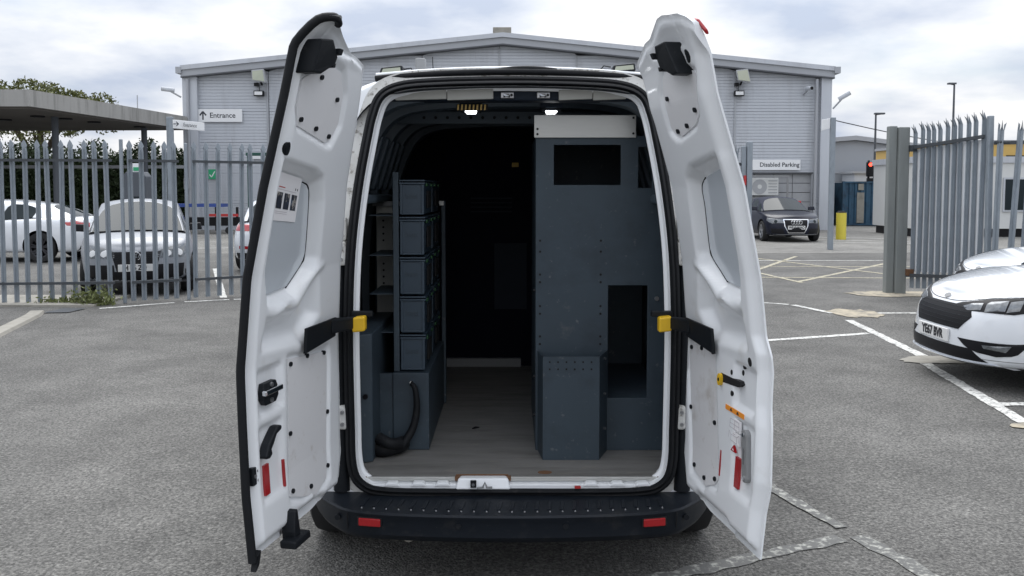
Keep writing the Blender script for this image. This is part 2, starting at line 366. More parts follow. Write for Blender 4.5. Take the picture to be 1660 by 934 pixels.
for i in range(len(cols) - 1):
    for j in range(len(rows) - 1):
        if cols[i] == 9.25 and j in (0, 1): continue
        if j == 4 and max(ztop(cols[i]), ztop(cols[i + 1])) < 4.95: continue
        clad_panel(cols[i], cols[i + 1], rows[j], rows[j + 1])
# gable fascia, verge and roof
for sx, xe, ze in ((-1, -13.55, 6.30), (1, 13.2, 6.26)):
    MB().hexa([(xe, BY - .35, ze), (AX, BY - .35, 7.63), (AX, BY, 7.63), (xe, BY, ze), (xe, BY - .35, ze + .26), (AX, BY - .35, 7.89), (AX, BY, 7.89), (xe, BY, ze + .26)]).build('fascia', M_fascia, wh)
    MB().hexa([(xe, BY - .42, ze + .26), (AX, BY - .42, 7.89), (AX, BY + .1, 7.89), (xe, BY + .1, ze + .26), (xe, BY - .42, ze + .44), (AX, BY - .42, 8.07), (AX, BY + .1, 8.07), (xe, BY + .1, ze + .44)]).build('verge_trim', M_clad, wh)
    MB().hexa([(xe, BY - .37, ze - .05), (AX, BY - .37, 7.58), (AX, BY, 7.58), (xe, BY, ze - .05), (xe, BY - .37, ze), (AX, BY - .37, 7.63), (AX, BY, 7.63), (xe, BY, ze)]).build('shadow_seam', M_seam, wh)
    MB().hexa([(xe, BY + .1, ze), (AX, BY + .1, 7.7), (AX, BY + 30, 7.7), (xe, BY + 30, ze), (xe, BY + .1, ze + .4), (AX, BY + .1, 8.03), (AX, BY + 30, 8.03), (xe, BY + 30, ze + .4)]).build('roof', M_fascia, wh)
for x, zt in ((-13.1, 6.2), (-10.1, 6.3), (-.52, 7.5), (2.67, 7.2), (9.22, 6.5), (12.58, 6.15)):
    MB().box(x - .035, x + .035, BY - .05, BY - .002, 0, zt).build('joint_cover', M_fascia, wh)
MB().box(-13.55, -12.95, BY - .2, BY - .003, 0, 6.3).build('corner_trim', M_clad, wh)
MB().box(12.72, 13.15, BY - .2, BY - .003, 0, 6.3).build('corner_trim', M_clad, wh)
for x in (-13.30, 12.50): MB().cyl((x, BY - .27, 0), (x, BY - .27, 6.2), .06, n=10).build('downpipe', M_fascia, wh, smooth=40)
for x0, x1 in ((-13.72, -13.5), (13.16, 13.4)): MB().box(x0, x1, BY - .45, BY + 30, 6.42, 6.68).build('gutter', M_fascia, wh)
MB().box(-.78, -.03, BY - .3, BY + .9, 8.03, 8.3).build('ridge_vent', M_conc, wh, bevel=.02)
# blockwork bay at the right foot of the wall
bay = MB().box(9.28, 12.5, BY + .20, BY + .30, 0, 2.34).build('bay_wall', M_seam, wh)
for j in range(6):
    for i in range(4):
        xa = 9.3 + i * .8; MB().box(xa + .012, min(xa + .788, 12.48), BY + .12, BY + .21, j * .39 + .012, j * .39 + .378).build('wall_block', M_block, wh)
MB().box(9.25, 12.6, BY - .06, BY + .2, 2.345, 2.40).build('bay_lintel', M_seam, wh)
MB().box(12.44, 12.50, BY - .04, BY + .12, 0, 2.34).build('bay_frame', M_fascia, wh)
# ------------------------------------------------------------------ things on the warehouse
def signboard(name, x0, x1, z0, z1, y, label, parts):
    s = empty(name, ((x0 + x1) / 2, y, z0), 0, label, 'sign', world_built=True)
    MB().box(x0, x1, y - .03, y, z0, z1).build('board', M_sign, s, bevel=.006)
    for body, x, sz in parts: text('lettering', body, sz, M_signink, s, frame((x, y - .032, (z0 + z1) / 2), (1, 0, 0), (0, 0, 1)), bold=.004)
    return s
es = signboard('entrance_sign', -13.0, -11.14, 4.47, 5.0, BY - .06, 'white Entrance sign with up arrow on the warehouse wall', [('Entrance', -11.95, .30)])
mb = MB(); mb.box(-12.79, -12.73, BY - .095, BY - .091, 4.56, 4.88)
for s in (-1, 1): mb.bar((-12.76, BY - .094, 4.90), (-12.76 + s * .13, BY - .094, 4.74), .06, .004, up=(0, 1, 0))
mb.build('arrow', M_signink, es)
signboard('parking_sign', 9.6, 11.95, 2.49, 2.92, BY - .07, 'white Disabled Parking sign on the warehouse wall', [('Disabled Parking', 11.08, .245)])
ts = empty('safety_sign', (-12.4, BY - .06, 2.1), 0, 'small green safety sign on the warehouse wall', 'sign', world_built=True)
MB().box(-12.62, -12.25, BY - .08, BY - .05, 2.12, 2.52).build('board', M_greensign, ts)
mb = MB(); mb.bar((-12.54, BY - .085, 2.30), (-12.46, BY - .085, 2.20), .04, .006, up=(0, 1, 0)); mb.bar((-12.46, BY - .085, 2.20), (-12.32, BY - .085, 2.44), .04, .006, up=(0, 1, 0)); mb.build('tick_mark', M_sign, ts)
eb = empty('meter_box', (-13.4, BY - .3, 1.7), 0, 'grey meter box on the left corner of the warehouse', 'box', world_built=True)
MB().box(-13.53, -13.24, BY - .34, BY - .2, 1.69, 2.14).build('case', M_block, eb, bevel=.02); MB().box(-13.47, -13.30, BY - .35, BY - .34, 1.78, 2.04).build('door', M_fascia, eb)
ab = empty('alarm_plate', (-10.5, BY, 3.0), 0, 'small white plate on warehouse wall above the fence', 'plate', world_built=True)
MB().box(-10.75, -10.3, BY - .09, BY - .02, 2.95, 3.15).build('plate', M_sign, ab)
def flood(cx, sgn, label1, label2):
    f = empty('floodlight', (cx, BY, 6.0), 0, label1, 'floodlight', world_built=True)
    MB().hexa([(cx - .30, BY - .55, 6.10), (cx + .24, BY - .55, 6.02), (cx + .26, BY - .25, 6.05), (cx - .22, BY - .25, 6.15), (cx - .36, BY - .45, 6.55), (cx + .14, BY - .45, 6.60), (cx + .16, BY - .2, 6.55), (cx - .3, BY - .2, 6.5)]).build('housing', M_block, f, bevel=.02)
    MB().hexa([(cx - .27, BY - .565, 6.14), (cx + .20, BY - .565, 6.07), (cx + .2, BY - .552, 6.07), (cx - .27, BY - .552, 6.14), (cx - .31, BY - .475, 6.50), (cx + .11, BY - .475, 6.55), (cx + .11, BY - .46, 6.55), (cx - .31, BY - .46, 6.5)]).build('lens', M_amber, f)
    mb = MB(); mb.bar((cx - .05, BY - .01, 6.0), (cx - .05, BY - .3, 6.15), .06, .06); mb.box(cx - .32, cx - .16, BY - .25, BY - .05, 5.93, 6.06); mb.build('bracket', M_carblack, f)
    MB().cyl((cx - .15, BY - .06, 5.93), (cx - .15, BY - .06, 5.72), .015, n=6).build('cable', M_carblack, f)
    g = empty('wall_lamp', (cx - .12, BY, 5.5), 0, label2, 'lamp', world_built=True)
    MB().box(cx - .34, cx + .06, BY - .26, BY - .05, 5.52, 5.74).build('case', M_carblack, g, bevel=.02); MB().box(cx - .30, cx + .02, BY - .272, BY - .26, 5.56, 5.70).build('lens', M_sign, g)
flood(-10.27, 1, 'tilted floodlight high on the left wall of the warehouse', 'small black wall lamp below the left floodlight')
flood(9.48, 1, 'tilted floodlight high on the right wall of the warehouse', 'small black wall lamp below the right floodlight')
def cctv(p, d, label):
    c = empty('security_camera', p, 0, label, 'camera', world_built=True); p = Vector(p); d = Vector(d).normalized()
    MB().cyl(p + d * .25, p + d * .75, .09, n=12).build('housing', M_clad, c, smooth=40); MB().cyl(p + d * .75, p + d * .76, .07, n=12).build('lens', M_hole, c)
    mb = MB(); mb.cyl(p + Vector((0, 0, -.25)), p + d * .4 + Vector((0, 0, -.06)), .035, n=8); mb.build('bracket', M_fascia, c, smooth=40)
cctv((-13.6, BY - .2, 5.72), (-1, -.35, .1), 'white security camera pair on the left corner of the warehouse')
cctv((12.05, BY - .02, 5.85), (.1, -1, -.1), 'dark lensed dome camera under the right gable')
cctv((13.2, BY - .2, 5.25), (.8, -.3, .5), 'grey camera arm on the right corner of the warehouse')
ac = empty('air_conditioner', (10.4, 35.5, 1.4), 0, 'boxy air conditioning unit in a cage behind the navy car', 'air conditioner', world_built=True)
MB().box(9.75, 10.92, 35.45, 35.85, 1.45, 2.16).build('case', M_cabin, ac, bevel=.02)
MB().cyl((10.14, 35.449, 1.80), (10.14, 35.43, 1.80), .30, n=24).build('fan_grille', M_block, ac); MB().cyl((10.14, 35.43, 1.80), (10.14, 35.42, 1.80), .09, n=16).build('fan_hub', M_cabin, ac)
mb = MB()
for k in range(5): mb.box(10.5, 10.86, 35.43, 35.449, 1.55 + k * .12, 1.58 + k * .12)
mb.build('louvre', M_block, ac)
mb = MB(); mb.box(9.5, 11.25, 35.2, 35.26, 2.20, 2.26); mb.box(11.19, 11.25, 35.2, 35.26, 1.2, 2.20); mb.box(9.5, 11.25, 35.2, 35.9, 1.30, 1.36); mb.box(9.5, 9.56, 35.2, 35.26, 1.36, 2.2); mb.build('cage_frame', M_greyup, ac)

# ------------------------------------------------------------------ concrete canopy
cp = empty('canopy', (-17, 30, 0), 0, 'flat stained concrete canopy on columns left of the warehouse', 'canopy', world_built=True)
A = (-14.4, 26.0); Bc = (-13.3, 35.6)
mb = MB(); poly = [(-40, 26.0), A, Bc, (-40, 37.0)]
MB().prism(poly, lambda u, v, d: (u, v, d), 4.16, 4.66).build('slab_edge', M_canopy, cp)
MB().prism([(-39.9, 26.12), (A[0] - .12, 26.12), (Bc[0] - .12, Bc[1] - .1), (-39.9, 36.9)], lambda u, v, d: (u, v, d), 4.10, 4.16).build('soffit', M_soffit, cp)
for (x, y) in ((-15.25, 29.0), (-14.4, 34.0), (-19, 29), (-21, 34.5)): MB().cyl((x, y, 0), (x, y, 4.1), .11, n=12).build('column', M_colm, cp, smooth=40)
for (x, y) in ((-16.6, 27.6), (-15.6, 28.6), (-14.9, 31.0), (-14.3, 33.4), (-17.5, 30), (-15.2, 29.6)): MB().cyl((x, y, 4.10), (x, y, 4.05), .22, n=14).build('soffit_light', M_carblack, cp)
MB().box(-30, -13.5, 35.6, 35.7, 2.55, 2.68).build('back_rail', M_fascia, cp)
MB().cyl((-14.2, 33.0, 4.66), (-14.2, 33, 5.25), .02, n=6).build('aerial', M_fascia, cp)

# ------------------------------------------------------------------ foliage
def leaves(n, fn, size, seed):
    rnd = random.Random(seed); mb = MB()
    for _ in range(n):
        p = fn(rnd)
        if p is None: continue
        a = Vector((rnd.gauss(0, 1), rnd.gauss(0, 1), rnd.gauss(0, .7))).normalized(); b = a.orthogonal().normalized(); s = size * rnd.uniform(.6, 1.4)
        b = (Matrix.Rotation(rnd.uniform(0, 6.28), 3, a) @ b); c = a.cross(b); p = Vector(p)
        i = len(mb.v); mb.v += [tuple(p - b * s), tuple(p + c * s * .45), tuple(p + b * s), tuple(p - c * s * .45)]; mb.f.append((i, i + 1, i + 2, i + 3))
    return mb
def leafmesh(mb, name, m, parent):
    me = bpy.data.meshes.new(name); me.from_pydata(mb.v, [], mb.f); me.materials.append(m); o = bpy.data.objects.new(name, me); COL.objects.link(o); setp(o, parent); return o
def tree(loc, h, blobs, n, size, seed, label, m):
    t = empty('tree', loc, 0, label, 'tree', world_built=True); x, y, _ = loc
    tr = MB(); tr.tube([(x, y, 0), (x + .1, y, h * .3), (x, y + .1, h * .55), (x + .2, y, h * .8)], [.32, .25, .18, .06], 9)
    for (bx, by, bz, br) in blobs[:7]: tr.tube([(x, y, h * .45), (x + bx * .5, y + by * .5, h * .55 + (bz - h * .5) * .4), (x + bx, y + by, bz)], [.13, .08, .03], 6)
    tr.build('trunk', M_bark, t, smooth=50)
    def fn(r):
        bx, by, bz, br = r.choice(blobs); d = Vector((r.gauss(0, 1), r.gauss(0, 1), r.gauss(0, 1))).normalized() * br * r.uniform(.35, 1.08) ** .6
        return (x + bx + d.x, y + by + d.y, bz + d.z * .75)
    leafmesh(leaves(n, fn, size, seed), 'crown', m, t)
rt = random.Random(3)
bl = [(rt.uniform(-3.3, 3.1), rt.uniform(-2, 2), rt.uniform(4.4, 6.1), rt.uniform(.6, 1.05)) for _ in range(26)] + [(-2, 0, 6.45, .75), (-.6, .2, 6.6, .7), (.6, 0, 6.35, .7), (1.8, 0, 6.05, .6), (2.7, 0, 5.7, .5), (-3.2, 0, 6.2, .7)]
tree((-22.9, 42, 0), 6.5, bl, 15000, .085, 5, 'yellow green tree rising behind the concrete canopy', M_leafy)
tree((19.2, 44.5, 0), 2.4, [(rt.uniform(-.7, .7), rt.uniform(-.5, .5), rt.uniform(.8, 2.0), .4) for _ in range(8)], 2200, .06, 9, 'small green bush tree beyond the signpost', M_leafy)
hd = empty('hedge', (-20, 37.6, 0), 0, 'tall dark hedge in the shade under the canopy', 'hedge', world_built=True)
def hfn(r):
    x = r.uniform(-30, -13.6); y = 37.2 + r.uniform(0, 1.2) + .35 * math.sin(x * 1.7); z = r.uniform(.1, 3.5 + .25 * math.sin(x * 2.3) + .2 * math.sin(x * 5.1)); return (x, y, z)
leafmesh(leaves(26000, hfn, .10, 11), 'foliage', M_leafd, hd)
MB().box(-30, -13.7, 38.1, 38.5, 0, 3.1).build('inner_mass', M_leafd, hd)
wd = empty('weed_clump', (-6.0, 12.35, 0), 0, 'straggly weeds at the foot of the left palisade fence', 'plant', world_built=True)
leafmesh(leaves(650, lambda r: (-6.05 + r.gauss(0, .16), 12.42 + r.gauss(0, .07), abs(r.gauss(0, .10)) + .01), .03, 4), 'leaves', M_weed, wd)
w2 = empty('weed_clump', (-6.85, 12.35, 0), 0, 'small dry weed patch at the fence foot near the frame edge', 'plant', world_built=True)
leafmesh(leaves(200, lambda r: (-6.6 + r.gauss(0, .15), 12.5 + r.gauss(0, .05), abs(r.gauss(0, .04)) + .03), .028, 6), 'leaves', M_weed, w2)

# ------------------------------------------------------------------ palisade fences
def pale_mesh(h, w, kind, name):
    # W section strip with pointed (or splayed triple pointed) head
    xs = [-.5, -.28, 0, .28, .5]; ys = [.016, -.012, .006, -.012, .016]
    lv = [0, h - .16, h - .10]
    mb = MB(); t = .004
    for back in (0, 1):
        o = t * back
        if kind == 'spear':
            rows = [[(x * w * k, y * q + o, z) for x, y in zip(xs, ys)] for z, k, q in ((0, 1, 1), (h - .17, 1, 1), (h - .12, .86, .6), (h - .085, 1.18, .2), (h - .045, .72, .1))]
            mb.grid(rows); top = rows[-1]
            for i in range(4): mb.face([top[i], top[i + 1], (0, o, h)])
        else:
            rows = [[(x * w, y + o, z) for x, y in zip(xs, ys)] for z in (0, h - .26, h - .15)]
            mb.grid(rows); t0 = rows[-1]
            mb.face([t0[0], t0[1], (-.30 * w, -.02 + o, h - .07), (-.62 * w, -.035 + o, h - .04)]); mb.face([t0[3], t0[4], (.62 * w, -.035 + o, h - .04), (.30 * w, -.02 + o, h - .07)])
            mb.face([t0[1], t0[2], (.0, -.03 + o, h), (-.1 * w, -.02 + o, h - .10)]); mb.face([t0[2], t0[3], (.1 * w, -.02 + o, h - .10), (0, -.03 + o, h)])
    m = mb.mesh(name); m.materials.append(M_galv); return m
PALE = pale_mesh(2.36, .072, 'spear', 'pale'); PALE3 = pale_mesh(2.62, .085, 'triple', 'pale'); PALEW = pale_mesh(2.35, .098, 'triple', 'pale')
def put_pale(mesh, root, p, rz, tilt=0, lean=0, sz=1):
    o = bpy.data.objects.new('pale', mesh); COL.objects.link(o); o.parent = root; o.location = p; o.rotation_euler = (lean, tilt, rz); o.scale = (1, 1, sz)
fl = empty('palisade_fence', (0, 0, 0), 0, 'galvanised palisade fence with spear heads in front of the grey hatchback', 'fence')
fpts = [(-9.3, 12.25), (-5.72, 12.62), (-4.93, 12.95), (-2.6, 14.75)]
def fence_run(root, p0, p1, spacing, mesh, z0, skip=()):
    p0, p1 = Vector((*p0, 0)), Vector((*p1, 0)); d = p1 - p0; L = d.length; a = math.atan2(d.y, d.x); n = int(L / spacing)
    for k in range(n + 1):
        q = p0 + d.normalized() * (k * spacing + random.uniform(-.006, .006))
        if k in skip: continue
        put_pale(mesh, root, (q.x, q.y + .05, z0), a, R(random.uniform(-.7, .7)), R(random.uniform(-.5, .5)))
    for z in (2.09, .31):
        dn = d.normalized(); nn = Vector((dn.y, -dn.x, 0)) * .01
        MB().bar(p0 + nn + Vector((0, 0, z)), p1 + nn + Vector((0, 0, z)), .04, .038).build('rail', M_galvdark, root)
def post(root, x, y, h, w=.075, m=None): MB().box(x - w / 2, x + w / 2, y - .02, y + .03, 0, h).build('post', m or M_galv, root, bevel=.008)
fence_run(fl, (-9.2, 12.27), (-5.80, 12.56), .166, PALE, .03); fence_run(fl, (-5.58, 12.62), (-4.98, 12.95), .150, PALE, .03); fence_run(fl, (-4.80, 13.02), (-2.2, 14.95), .178, PALE, .03)
post(fl, -5.69, 12.62, 2.40, .042); post(fl, -4.90, 13.02, 2.36, .042); post(fl, -9.3, 12.25, 2.4)
# hinged gate leaf on the right, swung open towards the yard
gr = empty('palisade_gate', (6.15, 13.9, 0), 0, 'galvanised palisade gate leaf with close set pales hung on the thick post', 'gate', world_built=True)
GP0, GP1 = Vector((6.36, 13.80, 0)), Vector((6.82, 12.5, 0))
d = (GP1 - GP0); L = d.length; d.normalize(); ga = math.atan2(d.y, d.x)
MB().box(6.02, 6.145, 13.84, 13.97, 0, 2.68).build('gate_post', M_timber, gr, bevel=.012); MB().box(6.148, 6.32, 13.78, 13.93, 0, 2.66).build('gate_post', M_timber, gr, bevel=.012)
np_ = 11
for k in range(np_):
    q = GP0 + d * ((k + .5) * L / np_); o = bpy.data.objects.new('pale', PALE3); COL.objects.link(o); setp(o, gr)
    o.location = (q.x, q.y, .10 + .09 * k / np_); o.rotation_euler = (0, R(random.uniform(-.5, .5)), ga); o.scale = (.72, 1.3, 1 + random.uniform(-.01, .01))
MB().hexa([GP0 + d * .02 + Vector((.03, .03, .36)), GP1 + Vector((.03, .03, .44)), GP1 + Vector((.036, .036, .44)), GP0 + d * .02 + Vector((.036, .036, .36)), GP0 + d * .02 + Vector((.03, .03, 2.30)), GP1 + Vector((.03, .03, 2.40)), GP1 + Vector((.036, .036, 2.40)), GP0 + d * .02 + Vector((.036, .036, 2.30))]).build('lit_facet_backing', M_litfacet, gr)  # added sheet: its pale colour imitates the sunlit sides of the pales
nv = Vector((-d.y, d.x, 0)) * .035
for z0, z1 in ((2.325, 2.43), (.30, .39)): MB().bar(GP0 - nv + Vector((0, 0, z0)), GP1 - nv + Vector((0, 0, z1)), .05, .05).build('rail', M_galvdark, gr)
MB().box(6.30, 6.40, 13.70, 13.79, .30, .40).build('hinge', M_rust, gr); MB().box(6.30, 6.40, 13.70, 13.79, 2.27, 2.37).build('hinge', M_galvdark, gr)
MB().bar((6.87, 12.43, .02), (6.84, 12.43, 2.72), .075, .075).build('end_stile', M_galv, gr, bevel=.01)
f2 = empty('palisade_fence', (6.96, 12.3, 0), 0, 'leaning palisade fence with splayed heads at the right edge', 'fence')
for k, (x, y, tl) in enumerate(((-.06, .02, .8), (.12, -.02, 2.6), (.29, -.06, 2.0), (.46, -.09, 1), (.64, -.13, 1.5), (.82, -.17, .5), (1.0, -.2, 1.2), (1.18, -.24, 0), (1.36, -.27, .6), (1.54, -.3, 1), (1.72, -.33, .3))):
    put_pale(PALE3, f2, (x - .02, y - .03, .03), R(-12), R(tl), R(random.uniform(-1, 1)), 1.0)
MB().bar((-.10, .04, 2.33), (2.2, -.38, 2.36), .05, .05).build('rail', M_galvdark, f2); MB().bar((-.10, .04, .36), (2.2, -.38, .36), .05, .05).build('rail', M_galvdark, f2)
MB().cyl((-.1, -.02, 2.34), (.08, -.03, 2.34), .022, n=8).build('latch_bolt', M_galvdark, f2)
g3 = empty('palisade_gate', (3.9, 14.2, 0), 0, 'far palisade gate leaf with red tag half hidden by the right van door', 'gate', world_built=True)
MB().box(3.84, 3.93, 14.15, 14.27, 0, 2.45).build('gate_post', M_galv, g3, bevel=.01); MB().box(3.76, 3.835, 14.18, 14.26, 0, 2.38).build('stile', M_galv, g3, bevel=.01)
for k in range(9):
    o = bpy.data.objects.new('pale', PALEW); COL.objects.link(o); setp(o, g3); o.location = (3.66 - k * .155, 14.2, .06); o.rotation_euler = (0, 0, 0)
for z in (2.06, .3): MB().box(2.3, 3.84, 14.22, 14.28, z, z + .05).build('rail', M_galvdark, g3)
MB().box(3.79, 3.83, 14.15, 14.178, 1.74, 1.90).build('padlock_tag', M_redp, g3)

# ------------------------------------------------------------------ posts, signs and far things
def fingerpost(name, x, y, h, arm0, arm1, zt, label, txt=None):
    p = empty(name, (x, y, 0), 0, label, 'signpost', world_built=True)
    MB().box(x - .07, x + .07, y - .05, y + .05, 0, h).build('post', M_galv, p, bevel=.01)
    MB().hexa([(arm0[0], arm0[1] - .02, zt[0]), (arm1[0], arm1[1] - .02, zt[2]), (arm1[0], arm1[1] + .02, zt[2]), (arm0[0], arm0[1] + .02, zt[0]), (arm0[0], arm0[1] - .02, zt[1]), (arm1[0], arm1[1] - .02, zt[3]), (arm1[0], arm1[1] + .02, zt[3]), (arm0[0], arm0[1] + .02, zt[1])]).build('arm_board', M_sign, p, bevel=.008)
    if txt:
        ux = Vector((arm1[0] - arm0[0], arm1[1] - arm0[1], 0)); c = ((arm0[0] + arm1[0]) / 2 + .04, (arm0[1] + arm1[1]) / 2 - .03, (zt[0] + zt[1]) / 2)
        text('lettering', txt, .12, M_signink, p, frame(c, ux, (0, 0, 1)))
        a = Vector((arm0[0] + .08, arm0[1] - .03, (zt[0] + zt[1]) / 2)); mb = MB(); mb.bar(a + Vector((-.06, 0, 0)), a + Vector((.04, .03, 0)), .02, .004, up=(0, 1, 0))
        for s in (-1, 1): mb.bar(a + Vector((.05, .03, 0)), a + Vector((0, .01, s * .05)), .02, .004, up=(0, 1, 0))
        mb.build('arrow', M_signink, p)
    return p
fingerpost('signpost', -7.87, 20, 3.34, (-7.80, 20), (-7.40, 20.9), (3.08, 3.28, 3.08, 3.28), 'grey signpost with small Entrance arm behind the left fence', 'Entrance')
fingerpost('signpost', 8.86, 24, 3.66, (8.55, 24), (8.78, 24), (3.30, 3.60, 3.36, 3.64), 'tall grey signpost with blank arm beside the navy car')
tp = empty('pay_machine', (-9.5, 22, 0), 0, 'grey ticket machine with hexagonal hood behind the hatchback', 'machine', world_built=True)
MB().prism([(-9.82, 0), (-9.22, 0), (-9.22, 2.0), (-9.32, 2.12), (-9.72, 2.12), (-9.82, 2.0)], lambda u, v, dd: (u, dd, v), 21.8, 22.2).build('case', M_colm, tp, bevel=.02)
MB().box(-9.66, -9.38, 21.78, 21.798, 1.2, 1.5).build('screen', M_glass, tp); MB().box(-9.62, -9.44, 21.97, 22.03, 2.12, 2.34).build('sign_plate', M_sign, tp); MB().box(-9.60, -9.46, 21.955, 21.968, 2.15, 2.24).build('logo_patch', M_greensign, tp)
gp = empty('post', (-6.05, 20, 0), 0, 'dark green post behind the left fence near the van door', 'post', world_built=True)
MB().box(-6.10, -6.0, 19.95, 20.05, 0, 2.45).build('shaft', M_greenpost, gp, bevel=.01); MB().box(-6.12, -5.6, 19.93, 20.07, 2.45, 2.52).build('cap', M_greenpost, gp)
tr = empty('trolley', (-11.6, 34, 0), 0, 'long low trolley rack with blue top and red rail by the warehouse', 'trolley', world_built=True)
MB().box(-13.0, -11.0, 32.8, 33.6, 1.02, 1.14).build('top_board', M_blue, tr); MB().box(-11.6, -10.4, 32.78, 32.84, .66, .76).build('side_rail', M_redp, tr)
for x in (-12.95, -12.1, -11.3, -10.5): MB().box(x, x + .08, 32.85, 32.93, .12, 1.02).build('leg', M_carblack, tr)
MB().box(-13.0, -10.4, 32.95, 33.5, .30, .62).build('tray', M_carblack, tr)
for x in (-12.7, -10.8): MB().cyl((x, 32.86, .13), (x, 32.94, .13), .13, n=14).build('wheel', M_tyre, tr)

ct = empty('shipping_container', (16, 41, 0), 0, 'blue shipping container with faded white stripe', 'container', world_built=True)
mb = MB(); rows = []
x = 15.35
pts = []
while x < 17.15:
    pts += [(x, 40.0), (x + .09, 40.0), (x + .13, 40.05), (x + .22, 40.05)]; x += .26
mb.grid([[(a, b, .1) for a, b in pts], [(a, b, 1.98) for a, b in pts]]); mb.build('corrugated_end', M_contain, ct)
MB().box(15.36, 17.14, 40.08, 52, .08, 2.0).build('shell', M_contain, ct)
MB().box(15.28, 15.36, 39.95, 40.1, 0.02, 2.07).build('corner_post', M_contain, ct); MB().box(17.14, 17.22, 39.95, 40.1, 0.02, 2.07).build('corner_post', M_contain, ct); MB().box(15.36, 17.14, 39.96, 40.1, 1.985, 2.06).build('top_rail', M_contain, ct); MB().box(15.36, 17.14, 39.96, 40.1, .03, .1).build('bottom_rail', M_contain, ct)
MB().box(15.95, 16.28, 39.965, 39.995, .15, 1.55).build('white_stripe', M_conc, ct); MB().box(16.0, 16.25, 39.965, 39.995, 1.66, 1.95).build('white_mark', M_conc, ct)
c2 = empty('shipping_container', (14.9, 43, 0), 0, 'dark container side with vertical bars left of the blue container', 'container', world_built=True)
MB().box(14.65, 15.2, 41.0, 46, .05, 2.05).build('shell', M_colm, c2)
for k in range(4): MB().cyl((14.72 + k * .13, 40.96, .1), (14.72 + k * .13, 40.96, 2.0), .025, n=8).build('lock_bar', M_greyup, c2)
bo = empty('bollard', (11.06, 29, 0), 0, 'thick yellow bollard with dark top beside the navy car', 'bollard', world_built=True)
MB().cyl((11.06, 29, 0), (11.06, 29, .90), .165, n=20).build('sleeve', M_bollard, bo, smooth=40); MB().cyl((11.06, 29, .90), (11.06, 29, .96), .15, .11, n=20).build('cap', M_carblack, bo, smooth=40)
b2 = empty('post_box', (10.6, 31.8, 0), 0, 'red metal box behind the navy car', 'box', world_built=True)
MB().box(10.85, 11.05, 33.0, 33.3, 0, 1.25).build('case', M_redp, b2, bevel=.03); MB().box(10.88, 11.02, 32.985, 32.999, .9, 1.0).build('slot', M_hole, b2)
tl = empty('traffic_light', (18.56, 45, 0), 0, 'traffic light showing red above the container', 'traffic light', world_built=True)
MB().cyl((18.56, 45.1, 0), (18.56, 45.1, 3.2), .06, n=10).build('pole', M_carblack, tl); MB().box(18.40, 18.72, 44.86, 45.06, 2.36, 3.12).build('head', M_carblack, tl, bevel=.03)
for k, m in enumerate((M_redlit, M_carblack, M_carblack)): MB().cyl((18.56, 44.855, 2.98 - k * .24), (18.56, 44.83, 2.98 - k * .24), .095, n=16).build('lens', m, tl)
MB().box(18.44, 18.72, 44.9, 45.05, 1.95, 2.28).build('control_box', M_carblack, tl)
for (x, h, arm, lab) in ((30.45, 8.9, -.35, 'tall lamp post rising behind the palisade gate'), (25.1, 6.85, .5, 'slender lamp post behind the traffic light')):
    l = empty('lamp_post', (x, 60, 0), 0, lab, 'lamp post', world_built=True)
    MB().cyl((x, 60, 0), (x, 60, h), .11, .06, n=10).build('pole', M_colm, l, smooth=40); MB().bar((x, 60, h), (x + arm, 60, h + .06), .07, .07).build('arm', M_colm, l); MB().box(min(x, x + arm) - .1, max(x, x + arm) + .1, 59.85, 60.15, h + .02, h + .14).build('lamp_head', M_colm, l, bevel=.03)
ca = empty('overhead_cable', (20, 45, 4), 0, 'thin cable sagging across the sky right of the warehouse', 'cable', world_built=True)
MB().tube([(13.0 + 20 * t, 40 + 10 * t, 5.3 - 1.5 * t - .5 * math.sin(math.pi * t)) for t in [k / 14 for k in range(15)]], .022, 6).build('cable', M_carblack, ca)
fb = empty('far_warehouse', (31, 70, 0), 0, 'distant pale grey gabled warehouse beyond the container', 'building', world_built=True)
MB().prism([(22, 0), (40, 0), (40, 4.1), (27.6, 5.65), (22, 5.2)], lambda u, v, dd: (u, dd, v), 70, 95).build('wall', M_farclad, fb)
for a, b in (((22, 5.22), (27.6, 5.68)), ((27.6, 5.68), (40, 4.12))): MB().hexa([(a[0], 69.6, a[1]), (b[0], 69.6, b[1]), (b[0], 95, b[1]), (a[0], 95, a[1]), (a[0], 69.6, a[1] + .35), (b[0], 69.6, b[1] + .35), (b[0], 95, b[1] + .35), (a[0], 95, a[1] + .35)]).build('roof', M_fascia, fb)
MB().box(22.5, 40, 69.93, 69.99, 3.0, 3.1).build('cladding_joint', M_fascia, fb)
MB().box(26.5, 40, 67, 69.5, 0, 2.95).build('lean_to', M_clad, fb); MB().box(26.3, 40.2, 66.8, 69.6, 2.95, 3.12).build('lean_to_roof', M_fascia, fb)
def cabin(x0, x1, y0, y1, z0, z1, label, win):
    c = empty('portable_cabin', ((x0 + x1) / 2, y0, 0), 0, label, 'cabin', world_built=True)
    MB().box(x0, x1, y0, y1, z0, z1).build('shell', M_cabin, c); MB().box(x0 - .06, x1 + .06, y0 - .06, y1 + .06, z1, z1 + .22).build('roof', M_clad, c); MB().box(x0 + .1, x1 - .1, y0 + .1, y1 - .1, 0, z0).build('base', M_carblack, c)
    n = int((x1 - x0) / .9)
    for k in range(1, n): MB().box(x0 + k * .9 - .015, x0 + k * .9 + .015, y0 - .012, y0 - .001, z0, z1).build('joint_strip', M_clad, c)
    for (a, b, e, f_) in win:
        w = MB().box(a, b, y0 - .05, y0 - .013, e, f_).build('window', M_clad, c); MB().box(a + .06, b - .06, y0 - .06, y0 - .051, e + .06, f_ - .06).build('pane', M_glass, w)
cabin(14.2, 22.0, 30.5, 34, .30, 2.62, 'white portable cabin seen through the palisade gate', [(17.3, 18.3, .9, 2.1)])
